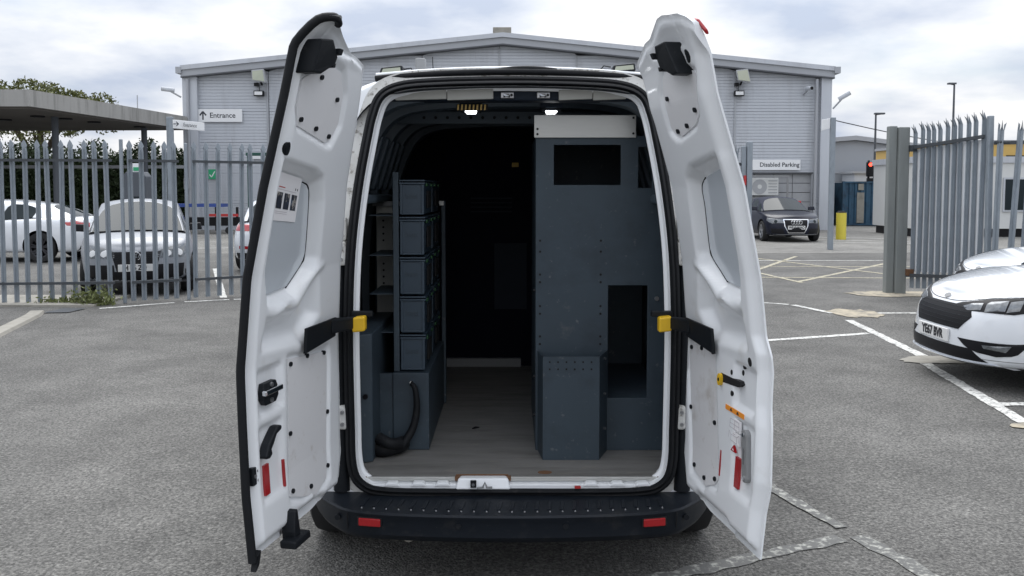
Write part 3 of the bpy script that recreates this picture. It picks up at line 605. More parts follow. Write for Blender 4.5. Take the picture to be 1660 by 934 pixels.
cabin(17.9, 21, 39, 42, .12, 2.15, 'low white cabin with dark window right of the blue container', [(18.9, 19.15, 1.0, 1.8)])
yb = empty('yellow_building', (28, 47, 0), 0, 'yellow clad building above the white cabin at the right edge', 'building', world_built=True)
MB().box(23.5, 40, 46, 56, 0, 4.15).build('wall', M_yelbld, yb); MB().box(23.4, 40, 45.9, 56, 4.15, 4.3).build('roof_trim', M_fascia, yb); MB().box(26.2, 28, 45.93, 45.99, 2.9, 3.5).build('window', M_glass, yb)
# ------------------------------------------------------------------ the van
V = empty('panel_van', (0, 4.2, 0), 0, 'white high roof panel van with both rear doors wide open', 'van', world_built=True)
PZ = [.40, .45, .66, 1.07, 1.37, 1.67, 1.97, 2.10, 2.15, 2.19, 2.22, 2.27]
PPL = [-.04, -.036, -.016, 0, -.024, -.078, -.147, -.175, -.195, -.24, -.30, -.34]
PPR = [-.04, -.036, -.016, 0, -.034, -.095, -.19, -.218, -.24, -.262, -.283, -.315]
def lean(z): return -interp(z, PZ, PPL)
IN = [(0, .425), (.30, .425), (.52, .43), (.605, .452), (.640, .52), (.646, .71), (.646, 1.16), (.635, 1.45), (.612, 1.68), (.583, 1.87), (.562, 1.975), (.53, 2.045), (.45, 2.078), (.3, 2.09), (.12, 2.095)]
loop = IN + [(0, 2.096)] + [(-x, z) for x, z in reversed(IN[1:])]
LP = smooth_path([(x, 0, z) for x, z in loop], 150, closed=True)
def offs(k, d):
    N = len(LP); t = (LP[(k + 1) % N] - LP[k - 1]).normalized(); n = Vector((t.z, 0, -t.x)); p = LP[k] + n * d
    return p
sg = 1 if offs(10, .1).z < LP[10].z else -1
def ring(d, dy, wob=0): return [(lambda p, q: (p.x, 3.52 + lean(max(.66, q.z)) + dy, p.z))(offs(k, sg * d), LP[k]) for k in range(len(LP))]
MB().grid([ring(.004, .10), ring(.002, .05), ring(-.012, .045), ring(-.012, .035), ring(.0, .028), ring(.003, -.004), ring(.016, -.006), ring(.016, .02)], cv=True).build('door_jamb', M_white, V, smooth=40)
MB().grid([ring(.006, .01), ring(.005, -.022), ring(.013, -.034), ring(.022, -.030), ring(.026, -.018), ring(.034, -.022), ring(.044, -.016), ring(.047, .02)], cv=True).build('door_seal', M_rubber, V, smooth=50)
# outer shell
OUT = [(0, .36), (.34, .36), (.60, .37), (.84, .39), (.905, .46), (.925, .71), (.93, 1.16), (.915, 1.45), (.88, 1.68), (.82, 1.87), (.765, 1.995), (.685, 2.085), (.56, 2.135), (.35, 2.165), (.12, 2.175)]
oloop = OUT + [(0, 2.177)] + [(-x, z) for x, z in reversed(OUT[1:])]
OP = smooth_path([(x, 0, z) for x, z in oloop], 150, closed=True)
def orow(Y, kx=1, kz=1, useLean=True): return [(p.x * kx, Y + (lean(max(.66, LP[k].z)) if useLean else 0), .36 + (p.z - .36) * kz) for k, p in enumerate(OP)]
MB().grid([ring(.040, .012), ring(.055, .026), ring(.085, .028)], cv=True).build('pillar_flange', M_jamb, V, smooth=50)
MB().grid([ring(.085, .028), orow(3.55, .985, .99), orow(3.60)], cv=True).build('rear_pillars', M_white, V, smooth=50)
MB().grid([orow(3.60), orow(3.75), orow(6.1, 1.0, 1.0, False), orow(6.5, 1.0, .985, False), orow(6.95, .99, .90, False), orow(7.45, .98, .56, False), orow(7.95, .95, .47, False), orow(8.12, .86, .36, False), orow(8.16, .5, .2, False)], cv=True).build('body_shell', M_white, V, smooth=50)
ws = MB().grid([[(-.72, 6.62, 1.93), (.72, 6.62, 1.93)], [(-.83, 7.25, 1.42), (.83, 7.25, 1.42)]]).build('windscreen', M_glass, V)
for s in (-1, 1): MB().hexa([(s * .936, 6.2, 1.25), (s * .936, 7.1, 1.25), (s * .93, 7.1, 1.2), (s * .93, 6.2, 1.2), (s * .90, 6.2, 1.75), (s * .90, 6.75, 1.75), (s * .89, 6.75, 1.7), (s * .89, 6.2, 1.7)]).build('side_window', M_glass, V)
# roof rear strip, beacons, vent, aerial
MB().tube([(x, 3.735 - .02 * (1 - (x / .6) ** 2), 2.135 + .028 * (1 - (x / .6) ** 2)) for x in [-.585 + k * 1.17 / 24 for k in range(25)]], .014, 8).build('roof_seal', M_rubber, V, smooth=60)
MB().tube([(x, 3.76 - .02 * (1 - (x / .6) ** 2), 2.152 + .028 * (1 - (x / .6) ** 2)) for x in [-.585 + k * 1.17 / 24 for k in range(25)]], .010, 8).build('roof_edge', M_white, V, smooth=60)
MB().tube([(-.07 + k * .02, 3.725, 2.168 + .010 * math.sin(math.pi * k / 13)) for k in range(14)], .012, 8).build('seal_joint', M_rubber, V, smooth=60)
for s, x0, x1, zb in ((-1, -.575, -.47, 2.155), (1, .43, .535, 2.165)):
    b = MB().hexa([(x0, 3.76, zb), (x1, 3.76, zb + .008), (x1, 3.86, zb + .008), (x0, 3.86, zb), (x0 + .008, 3.77, zb + .034), (x1 - .004, 3.77, zb + .044), (x1 - .004, 3.85, zb + .044), (x0 + .008, 3.85, zb + .034)]).build('roof_beacon', M_plastic, V, bevel=.006)
    MB().hexa([(x0 + .012, 3.757, zb + .008), (x1 - .01, 3.757, zb + .015), (x1 - .01, 3.764, zb + .015), (x0 + .012, 3.764, zb + .008), (x0 + .018, 3.763, zb + .027), (x1 - .012, 3.763, zb + .034), (x1 - .012, 3.77, zb + .034), (x0 + .018, 3.77, zb + .027)]).build('beacon_lens', M_amber, b)
    MB().tube([(x1 if s < 0 else x0, 3.8, zb + .03), ((x1 + .03) if s < 0 else (x0 - .03), 3.8, zb + .035), ((x1 + .05) if s < 0 else (x0 - .055), 3.8, zb + .008)], .003, 5).build('beacon_wire', M_plastic, b)
MB().box(-.495, -.445, 4.47, 4.53, 2.16, 2.335).build('roof_vent', M_greyup, V, bevel=.005)
MB().cyl((-.40, 4.5, 2.15), (-.41, 4.5, 2.345), .004, .002, n=6).build('aerial', M_plastic, V)
# dark uprights, hinges on the pillars
for s in (-1, 1):
    MB().tube([(s * .715, 3.555 + lean(max(.66, z)), z) for z in (.40, .6, .9, 1.2, 1.36, 1.40)], [.036, .034, .032, .03, .028, .012], 10).build('pillar_trim', M_plastic, V, smooth=50)
    for z in (1.50, 1.40, .72):
        h = MB().box(s * .70 - .018, s * .70 + .018, 3.50 + lean(z), 3.54 + lean(z), z - .05, z + .05).build('hinge', M_jamb, V, bevel=.01)
        for q in (-.025, .025): MB().cyl((s * .70, 3.50 + lean(z), z + q), (s * .70, 3.49 + lean(z), z + q), .008, n=8).build('hinge_bolt', M_steel, h)
# bumper with step, reflectors, sensors
plan = [(-.925, 4.0), (-.90, 3.78), (-.815, 3.55), (-.72, 3.415), (-.63, 3.345), (-.45, 3.305), (-.2, 3.285), (0, 3.28)]
plan = plan + [(-x, y) for x, y in reversed(plan[:-1])]
bp = smooth_path([(x, y, 0) for x, y in plan], 60)
def brow(inset, z, zc=0): 
    out = []
    for p in bp:
        n = Vector((-p.x * .9, (3.9 - p.y) if abs(p.x) < .8 else .2, 0)); n = Vector((0 if abs(p.x) < .62 else -math.copysign(min(1, (abs(p.x) - .62) / .2), p.x), 1 if abs(p.x) < .84 else .3, 0)).normalized()
        out.append((p.x + n.x * inset, p.y + n.y * inset, z + zc * (1 - min(1, (p.x / .9) ** 2))))
    return out
MB().grid([brow(.27, .405), brow(.22, .392), brow(.03, .394), brow(.006, .396), brow(0, .388), brow(.006, .372), brow(.012, .355), brow(.012, .305), brow(.03, .280), brow(.08, .262), brow(.25, .26)]).build('bumper', M_bumper, V, smooth=35)
BU = [o for o in V.children if o.name == 'bumper'][0]
for s in (-1, 1): MB().tube([(s * .655, 3.363, .392), (s * .655, 3.356, .37), (s * .655, 3.372, .31)], .0022, 5).build('corner_joint', M_hole, BU)
for k in range(25):
    x = -.60 + k * .05; y = 3.30 + .055 * (x / .66) ** 2
    MB().hexa([(x - .012, y + .05, .394), (x + .004, y + .05, .394), (x + .014, y + .14, .394), (x - .002, y + .14, .394), (x - .010, y + .05, .3965), (x + .002, y + .05, .3965), (x + .012, y + .14, .396), (x, y + .14, .396)]).build('step_ridge', M_bumper, BU)
    MB().cyl((x, y + .03, .394), (x, y + .03, .3985), .004, .002, n=6).build('step_stud', M_greyup, BU)
for s in (-1, 1):
    x0, x1 = s * .515, s * .605; ya = 3.330 if s < 0 else 3.330
    h = MB().hexa([(s * .512, 3.318, .334), (s * .612, 3.336, .334), (s * .612, 3.36, .334), (s * .512, 3.34, .334), (s * .512, 3.318, .374), (s * .612, 3.336, .374), (s * .612, 3.36, .374), (s * .512, 3.34, .374)]).build('reflector_recess', M_hole, BU, bevel=.004)
    MB().hexa([(s * .517, 3.315, .338), (s * .606, 3.331, .338), (s * .606, 3.36, .338), (s * .517, 3.34, .338), (s * .517, 3.315, .370), (s * .606, 3.331, .370), (s * .606, 3.36, .370), (s * .517, 3.34, .370)]).build('reflector', M_red, BU, bevel=.004)
for x, y in ((-.21, 3.296), (.21, 3.296), (.70, 3.393), (-.70, 3.393)):
    MB().cyl((x, y + .012, .350), (x, y - .003, .350), .0115, n=14).build('parking_sensor', M_plastic, BU, smooth=40)
MB().tube([(-.418 + .022 * math.cos(t), 3.42, .268 - .024 * math.sin(t)) for t in [math.pi * k / 10 - .3 for k in range(12)]], .008, 7).build('tow_eye', M_conc, V, smooth=60)
MB().box(-.41, -.39, 3.42, 3.9, .262, .30).build('tow_bracket', M_carblack, V)
MB().box(-.70, .70, 3.6, 7.7, .24, .34).build('underbody', M_carblack, V)
for s in (-1, 1):
    for wy in (4.18, 7.05):
        w = empty('wheel', (0, 0, 0)); w.parent = V; w.matrix_parent_inverse = Matrix.Translation(-Vector(V.location))
        rows = []
        for (dx, r) in ((-.10, .20), (-.10, .29), (-.085, .315), (-.05, .325), (.05, .325), (.085, .315), (.10, .29), (.10, .20)):
            rows.append([(s * .84 + dx, wy + r * math.cos(t), .325 + r * math.sin(t)) for t in [2 * math.pi * k / 36 for k in range(36)]])
        MB().grid(rows, cv=True).build('tyre', M_tyre, w, smooth=40); MB().cyl((s * .80, wy, .325), (s * .90, wy, .325), .20, n=24).build('rim', M_rim, w, smooth=40)

# interior: floor, liner, ribs, bulkhead
fl_ = MB().box(-.72, .72, 3.575, 5.86, .440, .458).build('load_floor', M_ply, V)
for a, b in ((-.622, -.232), (-.012, .622)): MB().box(a, b, 3.560, 3.574, .440, .457).build('floor_edge_strip', M_alu, fl_, bevel=.002)
for x in (-.622, .622, -.228, -.016): MB().box(x - .012, x + .012, 3.556, 3.578, .4405, .4595).build('rusted_corner', M_rust, fl_, bevel=.003)
MB().prism([(.140 + .030 * math.cos(t), 3.615 + .020 * math.sin(t)) for t in [2 * math.pi * k / 16 for k in range(16)]], lambda u, v, dd: (u, v, dd), .4582, .4605).build('rusted_ring', M_rust, fl_)
MB().tube([(-.235 + .01 * k, 3.572, .462) for k in range(23)], .004, 6).build('rusted_ring', M_rust, fl_)
sill = MB().box(-.62, .62, 3.530, 3.560, .410, .436).build('door_sill', M_white, V, bevel=.004)
for x in (-.50, -.39, -.29, .33, .44, .545): MB().hexa([(x - .035, 3.522, .43), (x + .035, 3.522, .43), (x + .035, 3.558, .43), (x - .035, 3.558, .43), (x - .02, 3.524, .446), (x + .02, 3.524, .446), (x + .02, 3.556, .446), (x - .02, 3.556, .446)]).build('sill_bump', M_white, sill, bevel=.004)
MB().hexa([(-.235, 3.512, .420), (-.005, 3.512, .420), (-.015, 3.57, .420), (-.225, 3.57, .420), (-.225, 3.53, .462), (-.015, 3.53, .462), (-.025, 3.57, .4615), (-.215, 3.57, .4615)]).build('latch_plate', M_white, sill, bevel=.006)
mb = MB(); mb.box(-.172, -.148, 3.500, 3.518, .432, .458); mb.build('lock_striker', M_carblack, sill); MB().cyl((-.160, 3.499, .447), (-.160, 3.492, .447), .007, n=10).build('striker_bolt', M_chrome, sill)
mb = MB(); mb.tube([(-.145, 3.498, .432), (-.12, 3.494, .436), (-.112, 3.494, .456), (-.104, 3.494, .436), (-.082, 3.498, .434)], .005, 6); mb.build('striker_loop', M_greyup, sill)
MB().box(.26, .285, 3.508, 3.5215, .426, .434).build('red_tape', M_redp, sill)
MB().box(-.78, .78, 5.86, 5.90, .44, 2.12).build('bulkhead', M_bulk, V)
BK = [o for o in V.children if o.name == 'bulkhead'][0]
MB().box(-.445, .06, 5.82, 5.858, .459, .515).build('bulkhead_kick_strip', M_greyup, BK)
MB().box(.0, .045, 5.85, 5.858, 1.815, 1.845).build('warning_label', M_yellow, BK)
for k in range(4): MB().box(-.28 , .0, 5.85, 5.859, 1.60 - k * .03, 1.61 - k * .03).build('bulkhead_groove', M_liner, BK)
MB().box(-.12, .1, 5.852, 5.859, .85, 1.30).build('bulkhead_panel', M_liner, BK)
PROF = [(.76, .45), (.79, .9), (.79, 1.3), (.765, 1.55), (.725, 1.78), (.665, 1.94), (.58, 2.035), (.45, 2.075), (.2, 2.092), (0, 2.095)]
prf = PROF + [(-x, z) for x, z in reversed(PROF[:-1])]
PR = smooth_path([(x, 0, z) for x, z in prf], 70)
def prow(Y, d): return [(p.x * (1 - d / .8), Y, p.z - (d if p.z > 1.9 else d * max(0, (p.z - 1.2) / .7))) for p in PR]
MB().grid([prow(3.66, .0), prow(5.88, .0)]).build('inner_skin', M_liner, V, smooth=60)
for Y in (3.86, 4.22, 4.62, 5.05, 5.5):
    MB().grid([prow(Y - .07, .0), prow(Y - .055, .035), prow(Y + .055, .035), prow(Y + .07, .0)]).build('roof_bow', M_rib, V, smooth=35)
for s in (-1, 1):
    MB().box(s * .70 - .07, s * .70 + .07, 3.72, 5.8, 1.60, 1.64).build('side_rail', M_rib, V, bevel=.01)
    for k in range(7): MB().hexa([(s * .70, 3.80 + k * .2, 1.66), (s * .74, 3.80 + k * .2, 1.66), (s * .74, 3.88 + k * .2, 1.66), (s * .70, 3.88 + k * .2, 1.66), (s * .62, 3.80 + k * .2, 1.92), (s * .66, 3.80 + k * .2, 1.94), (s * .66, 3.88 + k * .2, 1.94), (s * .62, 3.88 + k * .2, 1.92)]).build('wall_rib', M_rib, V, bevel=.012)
    for k in range(5): MB().cyl((s * .688, 3.70, 1.62 + k * .08), (s * .66, 3.70, 1.62 + k * .08), .012, n=8).build('trim_clip', M_plastic, V)
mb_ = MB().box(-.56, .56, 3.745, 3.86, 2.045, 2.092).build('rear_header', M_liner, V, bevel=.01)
for x0, x1 in ((-.50, -.28), (-.278, -.08), (.20, .345), (.347, .49)): MB().hexa([(x0, 3.728, 2.044), (x1, 3.728, 2.050), (x1, 3.744, 2.050), (x0, 3.744, 2.044), (x0, 3.722, 2.088), (x1, 3.722, 2.093), (x1, 3.744, 2.093), (x0, 3.744, 2.088)]).build('header_trim', M_trimgrey, mb_, bevel=.004)
for x in (-.02, .135):
    h = MB().box(x - .028, x + .028, 3.73, 3.744, 2.053, 2.079).build('striker_plate', M_steel, mb_, bevel=.003); MB().tube([(x - .014, 3.728, 2.06), (x - .012, 3.715, 2.066), (x + .006, 3.715, 2.066), (x + .008, 3.728, 2.06)], .005, 6).build('striker', M_chrome, h); MB().cyl((x + .018, 3.729, 2.066), (x + .018, 3.722, 2.066), .006, n=8).build('striker_bolt', M_carblack, h)
for x in (-.186, .178):
    h = MB().box(x - .045, x + .045, 3.94, 3.99, 2.012, 2.032).build('interior_lamp', M_plastic, V, bevel=.004); MB().box(x - .022, x + .022, 3.955, 3.985, 2.008, 2.0125).build('lit_diffuser', M_led, h, bevel=.002); MB().box(x - .026, x + .026, 3.934, 3.9395, 2.0105, 2.019).build('lit_face', M_led, h, bevel=.004)
    MB().box(x - .05, x + .05, 3.93, 4.02, 2.032, 2.075).build('lamp_mount', M_liner, V)
hz = MB().box(-.245, -.107, 3.855, 3.866, 2.012, 2.040).build('hazard_strip', M_hole, V)
for k in range(8): MB().hexa([(-.243 + k * .017, 3.852, 2.014), (-.236 + k * .017, 3.852, 2.014), (-.236 + k * .017, 3.8545, 2.014), (-.243 + k * .017, 3.8545, 2.014), (-.249 + k * .017 + .008, 3.852, 2.038), (-.242 + k * .017 + .008, 3.852, 2.038), (-.242 + k * .017 + .008, 3.8545, 2.038), (-.249 + k * .017 + .008, 3.8545, 2.038)]).build('hazard_stripe', M_yelbld, hz)
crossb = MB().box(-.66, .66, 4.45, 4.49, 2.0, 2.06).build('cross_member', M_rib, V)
for k in range(16): MB().cyl((-.45 + k * .06, 4.449, 2.03), (-.45 + k * .06, 4.445, 2.03), .008, n=8).build('cross_member_hole', M_hole, crossb)

# ------------------------------------------------------------------ rear doors
def D(c, z, n, s):
    a = R(12.3 if s < 0 else 9.2); p = interp(z, PZ, PPL if s < 0 else PPR) - n
    X = .70 + c * math.sin(a) + p * math.cos(a); Y = 3.5 - c * math.cos(a) + p * math.sin(a)
    return (s * X, Y, z)
def ch(z, s=-1):
    if s > 0: return interp(z, [.42, .47, .6, .8, 1.18, 1.43, 1.68, 1.92, 2.06, 2.15], [.18, .13, .06, .04, .025, .05, .085, .10, .085, .062])
    return interp(z, [.42, .47, .6, .8, 1.1, 1.43, 1.7, 2.06, 2.14, 2.2], [.17, .105, .04, .02, .0, .03, .085, .13, .16, .2])
def cfree(z, s): 
    if s < 0: return interp(z, [.42, .9, 1.1, 1.4, 1.68, 1.97, 2.15], [.757, .752, .746, .736, .717, .70, .695])
    return interp(z, [.42, .60, .70, .88, .95, 1.12, 1.18, 1.97, 2.15], [.745, .747, .765, .752, .738, .735, .708, .70, .705])
def ztp(q, s):
    if s > 0: return interp(q, [0, .60, .68, .92, .97, 1], [2.147, 2.248, 2.250, 2.226, 2.21, 2.19])
    return interp(q, [0, .5, .88, .96, 1], [2.13, 2.19, 2.222, 2.214, 2.185])
def polysd(poly, x, y):  # signed distance, negative inside
    d2 = 1e9; ins = False; n = len(poly)
    for i in range(n):
        (x0, y0), (x1, y1) = poly[i], poly[(i + 1) % n]
        dx, dy = x1 - x0, y1 - y0; t = max(0, min(1, ((x - x0) * dx + (y - y0) * dy) / (dx * dx + dy * dy))); qx, qy = x - x0 - t * dx, y - y0 - t * dy
        d2 = min(d2, qx * qx + qy * qy)
        if (y0 > y) != (y1 > y) and x < (x1 - x0) * (y - y0) / (y1 - y0) + x0: ins = not ins
    d = math.sqrt(d2); return -d if ins else d
UP = {-1: [(.630, 2.03), (.50, 2.075), (.42, 2.10), (.33, 2.085), (.28, 2.01), (.275, 1.90), (.325, 1.828), (.36, 1.826), (.605, 1.872), (.632, 1.93)],
      1: [(.62, 2.05), (.50, 2.085), (.40, 2.10), (.30, 2.08), (.265, 2.01), (.262, 1.88), (.30, 1.855), (.35, 1.85), (.52, 1.882), (.57, 1.92)]}
WN = {-1: [(.645, 1.752), (.40, 1.722), (.335, 1.70), (.30, 1.62), (.265, 1.41), (.29, 1.36), (.42, 1.275), (.62, 1.272), (.655, 1.40)],
      1: [(.61, 1.77), (.36, 1.738), (.295, 1.70), (.28, 1.62), (.25, 1.43), (.27, 1.38), (.40, 1.295), (.59, 1.29), (.61, 1.45)]}
LO = {-1: [(.457, 1.062), (.129, 1.04), (.125, 1.0), (.187, .54), (.30, .505), (.33, .535), (.40, .532), (.50, .562)],
      1: [(.318, 1.08), (.058, 1.055), (.055, 1.02), (.165, .557), (.305, .54), (.345, .565), (.414, .575), (.41, .62)]}
TRI = {-1: [(.25, 1.35), (.40, 1.235), (.63, 1.228), (.66, 1.12), (.34, 1.10), (.22, 1.19)], 1: [(.235, 1.36), (.39, 1.255), (.60, 1.25), (.62, 1.12), (.30, 1.10), (.20, 1.2)]}
def relief(c, z, s, q, t):
    n = 0
    lo, hi = ch(z, s), cfree(z, s); n -= .030 * (1 - sstep(.018, .050, min(hi - c, z - .45))) * (1 - .8 * sstep(2.08, 2.16, z))
    n -= .010 * (1 - sstep(.012, .030, min(c - lo, ztp(q, s) - z)))
    n -= .052 * (1 - sstep(-.028, .018, polysd(WN[s], c, z)))
    n -= .016 * (1 - sstep(-.004, .020, polysd(UP[s], c, z)))
    n -= .014 * (1 - sstep(-.002, .016, polysd(LO[s], c, z)))
    n -= .045 * (1 - sstep(-.05, .012, polysd(TRI[s], c, z)))
    # ridge above the check strap, latch box, lower sag
    n += .009 * math.exp(-((z - (1.375 - .42 * max(0, c - .23))) / .014) ** 2) * sstep(.18, .24, c) * (1 - sstep(.55, .63, c))
    n -= .016 * sstep(.50, .53, c) * (1 - sstep(.66, .69, c)) * sstep(.90, .915, z) * (1 - sstep(1.05, 1.065, z))
    n -= .012 * sstep(.52, .55, c) * (1 - sstep(.67, .70, c)) * sstep(.60, .63, z) * (1 - sstep(.86, .875, z))
    n -= .018 * sstep(.22, .26, c) * (1 - sstep(.50, .56, c)) * sstep(.44, .455, z) * (1 - sstep(.485, .52, z))
    n -= .014 * sstep(.24, .3, c) * (1 - sstep(.55, .62, c)) * sstep(2.13, 2.145, z)
    n -= .008 * math.exp(-((c - .66) / .018) ** 2) * sstep(1.75, 1.8, z) * (1 - sstep(2.0, 2.1, z))
    return n
NC, NZ = 74, 170
def make_door(s, nm):
    dr = empty(nm, (0, 0, 0)); dr.parent = V; dr.matrix_parent_inverse = Matrix.Translation(-Vector(V.location))
    dr['label'] = 'open left rear door with black rubber edge' if s < 0 else 'open right rear door with orange sticker'
    inn, out = [], []
    for j in range(NZ + 1):
        t = j / NZ; r1, r2 = [], []
        for i in range(NC + 1):
            q = i / NC; z = .45 + t * (ztp(q, s) - .45)
            if q < .3: z = max(z, .45 + .06 * (1 - q / .3) ** 2 * (1 - t))
            c = ch(z, s) + q * (cfree(z, s) - ch(z, s)); r1.append(D(c, z, relief(c, z, s, q, t), s)); r2.append(D(c, z, -.036 - .034 * min(1, 4 * min(q, 1 - q, t, 1 - t)) ** .7, s))
        inn.append(r1); out.append(r2)
    MB().grid(inn).build('inner_panel', M_white, dr, smooth=60)
    mb = MB(); mb.grid(out)
    per = lambda g: g[0] + [r[-1] for r in g[1:]] + list(reversed(g[-1][:-1])) + [r[0] for r in reversed(g[1:-1])]
    pi, po = per(inn), per(out); mb.grid([pi, po], cv=True); mb.build('outer_skin', M_white, dr, smooth=50)
    return dr
def zstrip(s, poly, n0, n1, nz=18, ncx=6):
    z0 = min(p[1] for p in poly); z1 = max(p[1] for p in poly); rows = []
    for j in range(nz + 1):
        z = z0 + (z1 - z0) * (j / nz); zq = min(max(z, z0 + 1e-4), z1 - 1e-4); xs = []
        for i in range(len(poly)):
            (xa, ya), (xb, yb) = poly[i], poly[(i + 1) % len(poly)]
            if (ya > zq) != (yb > zq): xs.append(xa + (xb - xa) * (zq - ya) / (yb - ya))
        a, b = min(xs), max(xs); rows.append([(a + (b - a) * k / ncx, z) for k in range(ncx + 1)])
    mb = MB(); fr = [[D(c, z, n1, s) for c, z in r] for r in rows]; bk = [[D(c, z, n0, s) for c, z in r] for r in rows]
    mb.grid(fr); per = lambda g: g[0] + [r[-1] for r in g[1:]] + list(reversed(g[-1][:-1])) + [r[0] for r in reversed(g[1:-1])]
    mb.grid([per(fr), per(bk)], cv=True); return mb
def dbox(s, c0, c1, z0, z1, n0, n1, mb=None):
    mb = mb or MB(); return mb.hexa([D(c0, z0, n0, s), D(c1, z0, n0, s), D(c1, z1, n0, s), D(c0, z1, n0, s), D(c0, z0, n1, s), D(c1, z0, n1, s), D(c1, z1, n1, s), D(c0, z1, n1, s)])
def dpoly(s, poly, n0, n1, mb=None): return (mb or MB()).prism(poly, lambda u, v, n: D(u, v, n, s), n0, n1)
def dcirc(s, c, z, r, n0, n1, rz=None, mb=None, k=14): return dpoly(s, [(c + r * math.cos(t), z + (rz or r) * math.sin(t)) for t in [2 * math.pi * i / k for i in range(k)]], n0, n1, mb)
def shrink(poly, f):
    cx = sum(p[0] for p in poly) / len(poly); cy = sum(p[1] for p in poly) / len(poly)
    out = []
    for x, y in poly:
        L = math.hypot(x - cx, y - cy); out.append((cx + (x - cx) * (1 - f / L), cy + (y - cy) * (1 - f / L)))
    return out
for s, nm in ((-1, 'rear_door'), (1, 'rear_door')):
    dr = make_door(s, nm)
    zstrip(s, shrink(UP[s], .006), -.018, -.009).build('upper_board', M_board2, dr)
    zstrip(s, shrink(LO[s], .006), -.016, -.007).build('lower_board', M_board, dr)
    zstrip(s, shrink(WN[s], .034), -.060, -.044, nz=26).build('window_blank', M_winblank, dr, smooth=40)
    ed = shrink(WN[s], .034); MB().tube([D(c, z, -.045, s) for c, z in smooth_path([(c, 0, z) for c, z in ed], 2, True) and [(p.x, p.z) for p in smooth_path([(c, 0, z) for c, z in (ed[1:7])], 40)]], .0028, 5).build('window_gasket', M_rubber, dr)
    scr_u = {-1: [(.49, 2.045), (.335, 1.985), (.585, 1.895), (.46, 1.873), (.345, 1.853)], 1: [(.31, 1.99), (.54, 1.93), (.43, 1.885), (.33, 1.872)]}[s]
    scr_l = {-1: [(.435, 1.035), (.30, 1.04), (.155, 1.025), (.15, .79), (.18, .585), (.465, .79), (.335, .555), (.475, .585)], 1: [(.085, 1.035), (.19, 1.05), (.30, 1.055), (.11, .80), (.35, .80), (.185, .59), (.29, .573), (.385, .60)]}[s]
    for c, z in scr_u + scr_l: dcirc(s, c, z, .0105, -.012, -.002, .0085).build('fixing_stud', M_plastic, dr)
    if s < 0: scr_x = [(.655, 1.795)]
    else: scr_x = [(.60, 2.10)]
    for c, z in scr_x: dcirc(s, c, z, .014, -.02, .004, .022).build('grommet', M_plastic, dr)
    # lamp unit
    lp = {-1: [(.665, 2.145), (.585, 2.155), (.505, 2.11), (.51, 2.085), (.60, 2.042), (.665, 2.038)], 1: [(.45, 2.155), (.55, 2.155), (.585, 2.045), (.53, 2.045), (.43, 2.085), (.425, 2.12)]}[s]
    h = dpoly(s, lp, -.02, .045).build('lamp_unit', M_plastic, dr, bevel=.006)
    dbox(s, .50 if s < 0 else .405, .53 if s < 0 else .43, 2.115, 2.135, .0, .055).build('lamp_clip', M_plastic, h, bevel=.003); dbox(s, .495 if s < 0 else .40, .52 if s < 0 else .425, 2.075, 2.09, .0, .04).build('lamp_clip', M_plastic, h, bevel=.003)
    # check strap: black arm to yellow release on the pillar
    P = lambda c, z, n: Vector(D(c, z, n, s))
    xr = s * .620
    plate = [D(.37, 1.155, .012, s), D(.15, 1.165, .03, s), D(.15, 1.09, .03, s), D(.37, 1.060, .012, s)]
    o2 = [(x + s * -.012, y + .003, z) for x, y, z in plate]
    MB().hexa(plate + o2).build('strap_plate', M_plastic, dr, bevel=.003)
    mb = MB(); a = P(.17, 1.14, .035); mb.hexa([(a.x, a.y - .02, 1.105), (xr, 3.455, 1.105), (xr, 3.495, 1.105), (a.x, a.y + .02, 1.100), (a.x, a.y - .02, 1.160), (xr, 3.455, 1.150), (xr, 3.495, 1.150), (a.x, a.y + .02, 1.165)]); mb.build('strap_arm', M_plastic, dr, bevel=.006)
    mb = MB(); mb.box(xr - .03 if s < 0 else xr - .055, xr + .055 if s < 0 else xr + .03, 3.47, 3.50, 1.148, 1.17); mb.build('strap_pivot', M_plastic, dr, bevel=.004)
    x0, x1 = sorted((s * .640, s * .588)); MB().hexa([(x0, 3.425, 1.090), (x1, 3.425, 1.096), (x1, 3.475, 1.096), (x0, 3.475, 1.090), (x0, 3.425, 1.150), (x1, 3.425, 1.156), (x1, 3.475, 1.156), (x0, 3.475, 1.150)]).build('strap_release', M_yellow, dr, bevel=.008, seg=3)
    dbox(s, .60, .63, 1.18, 1.20, 0, .0)
    if s < 0:
        path = [D(cfree(z, s) + .004, z, -.022, s) for z in [.445 + k * .0422 for k in range(41)]] + [D(.69, 2.195, -.022, s), D(.665, 2.212, -.022, s), D(.62, 2.216, -.022, s), D(.57, 2.208, -.022, s)]
        MB().tube(smooth_path(path, 110), [.0145] * 110, 10).build('edge_seal', M_rubber, dr, smooth=60)
        dpoly(s, [(.765, .415), (.745, .46), (.72, .47), (.74, .43)], -.03, -.01).build('seal_tail', M_rubber, dr)
        # latch, handle, reflectors, bracket, bottom latch
        h = dpoly(s, [(.65, 1.01), (.57, 1.01), (.555, .985), (.555, .955), (.575, .935), (.645, .935), (.66, .955), (.66, .985)], -.016, .006).build('latch', M_plastic, dr, bevel=.003)
        dbox(s, .548, .668, .972, .990, .004, .022).build('latch_bar', M_chrome, h, bevel=.004); dcirc(s, .61, .948, .008, .004, .012).build('latch_bolt', M_steel, h); dcirc(s, .605, 1.0, .008, .004, .012).build('latch_bolt', M_steel, h)
        dpoly(s, [(.572, .853), (.60, .855), (.625, .84), (.665, .81), (.69, .775), (.685, .765), (.665, .762), (.645, .772), (.65, .79), (.632, .805), (.61, .83), (.575, .838)], -.012, .022).build('inner_handle', M_plastic, dr, bevel=.006)
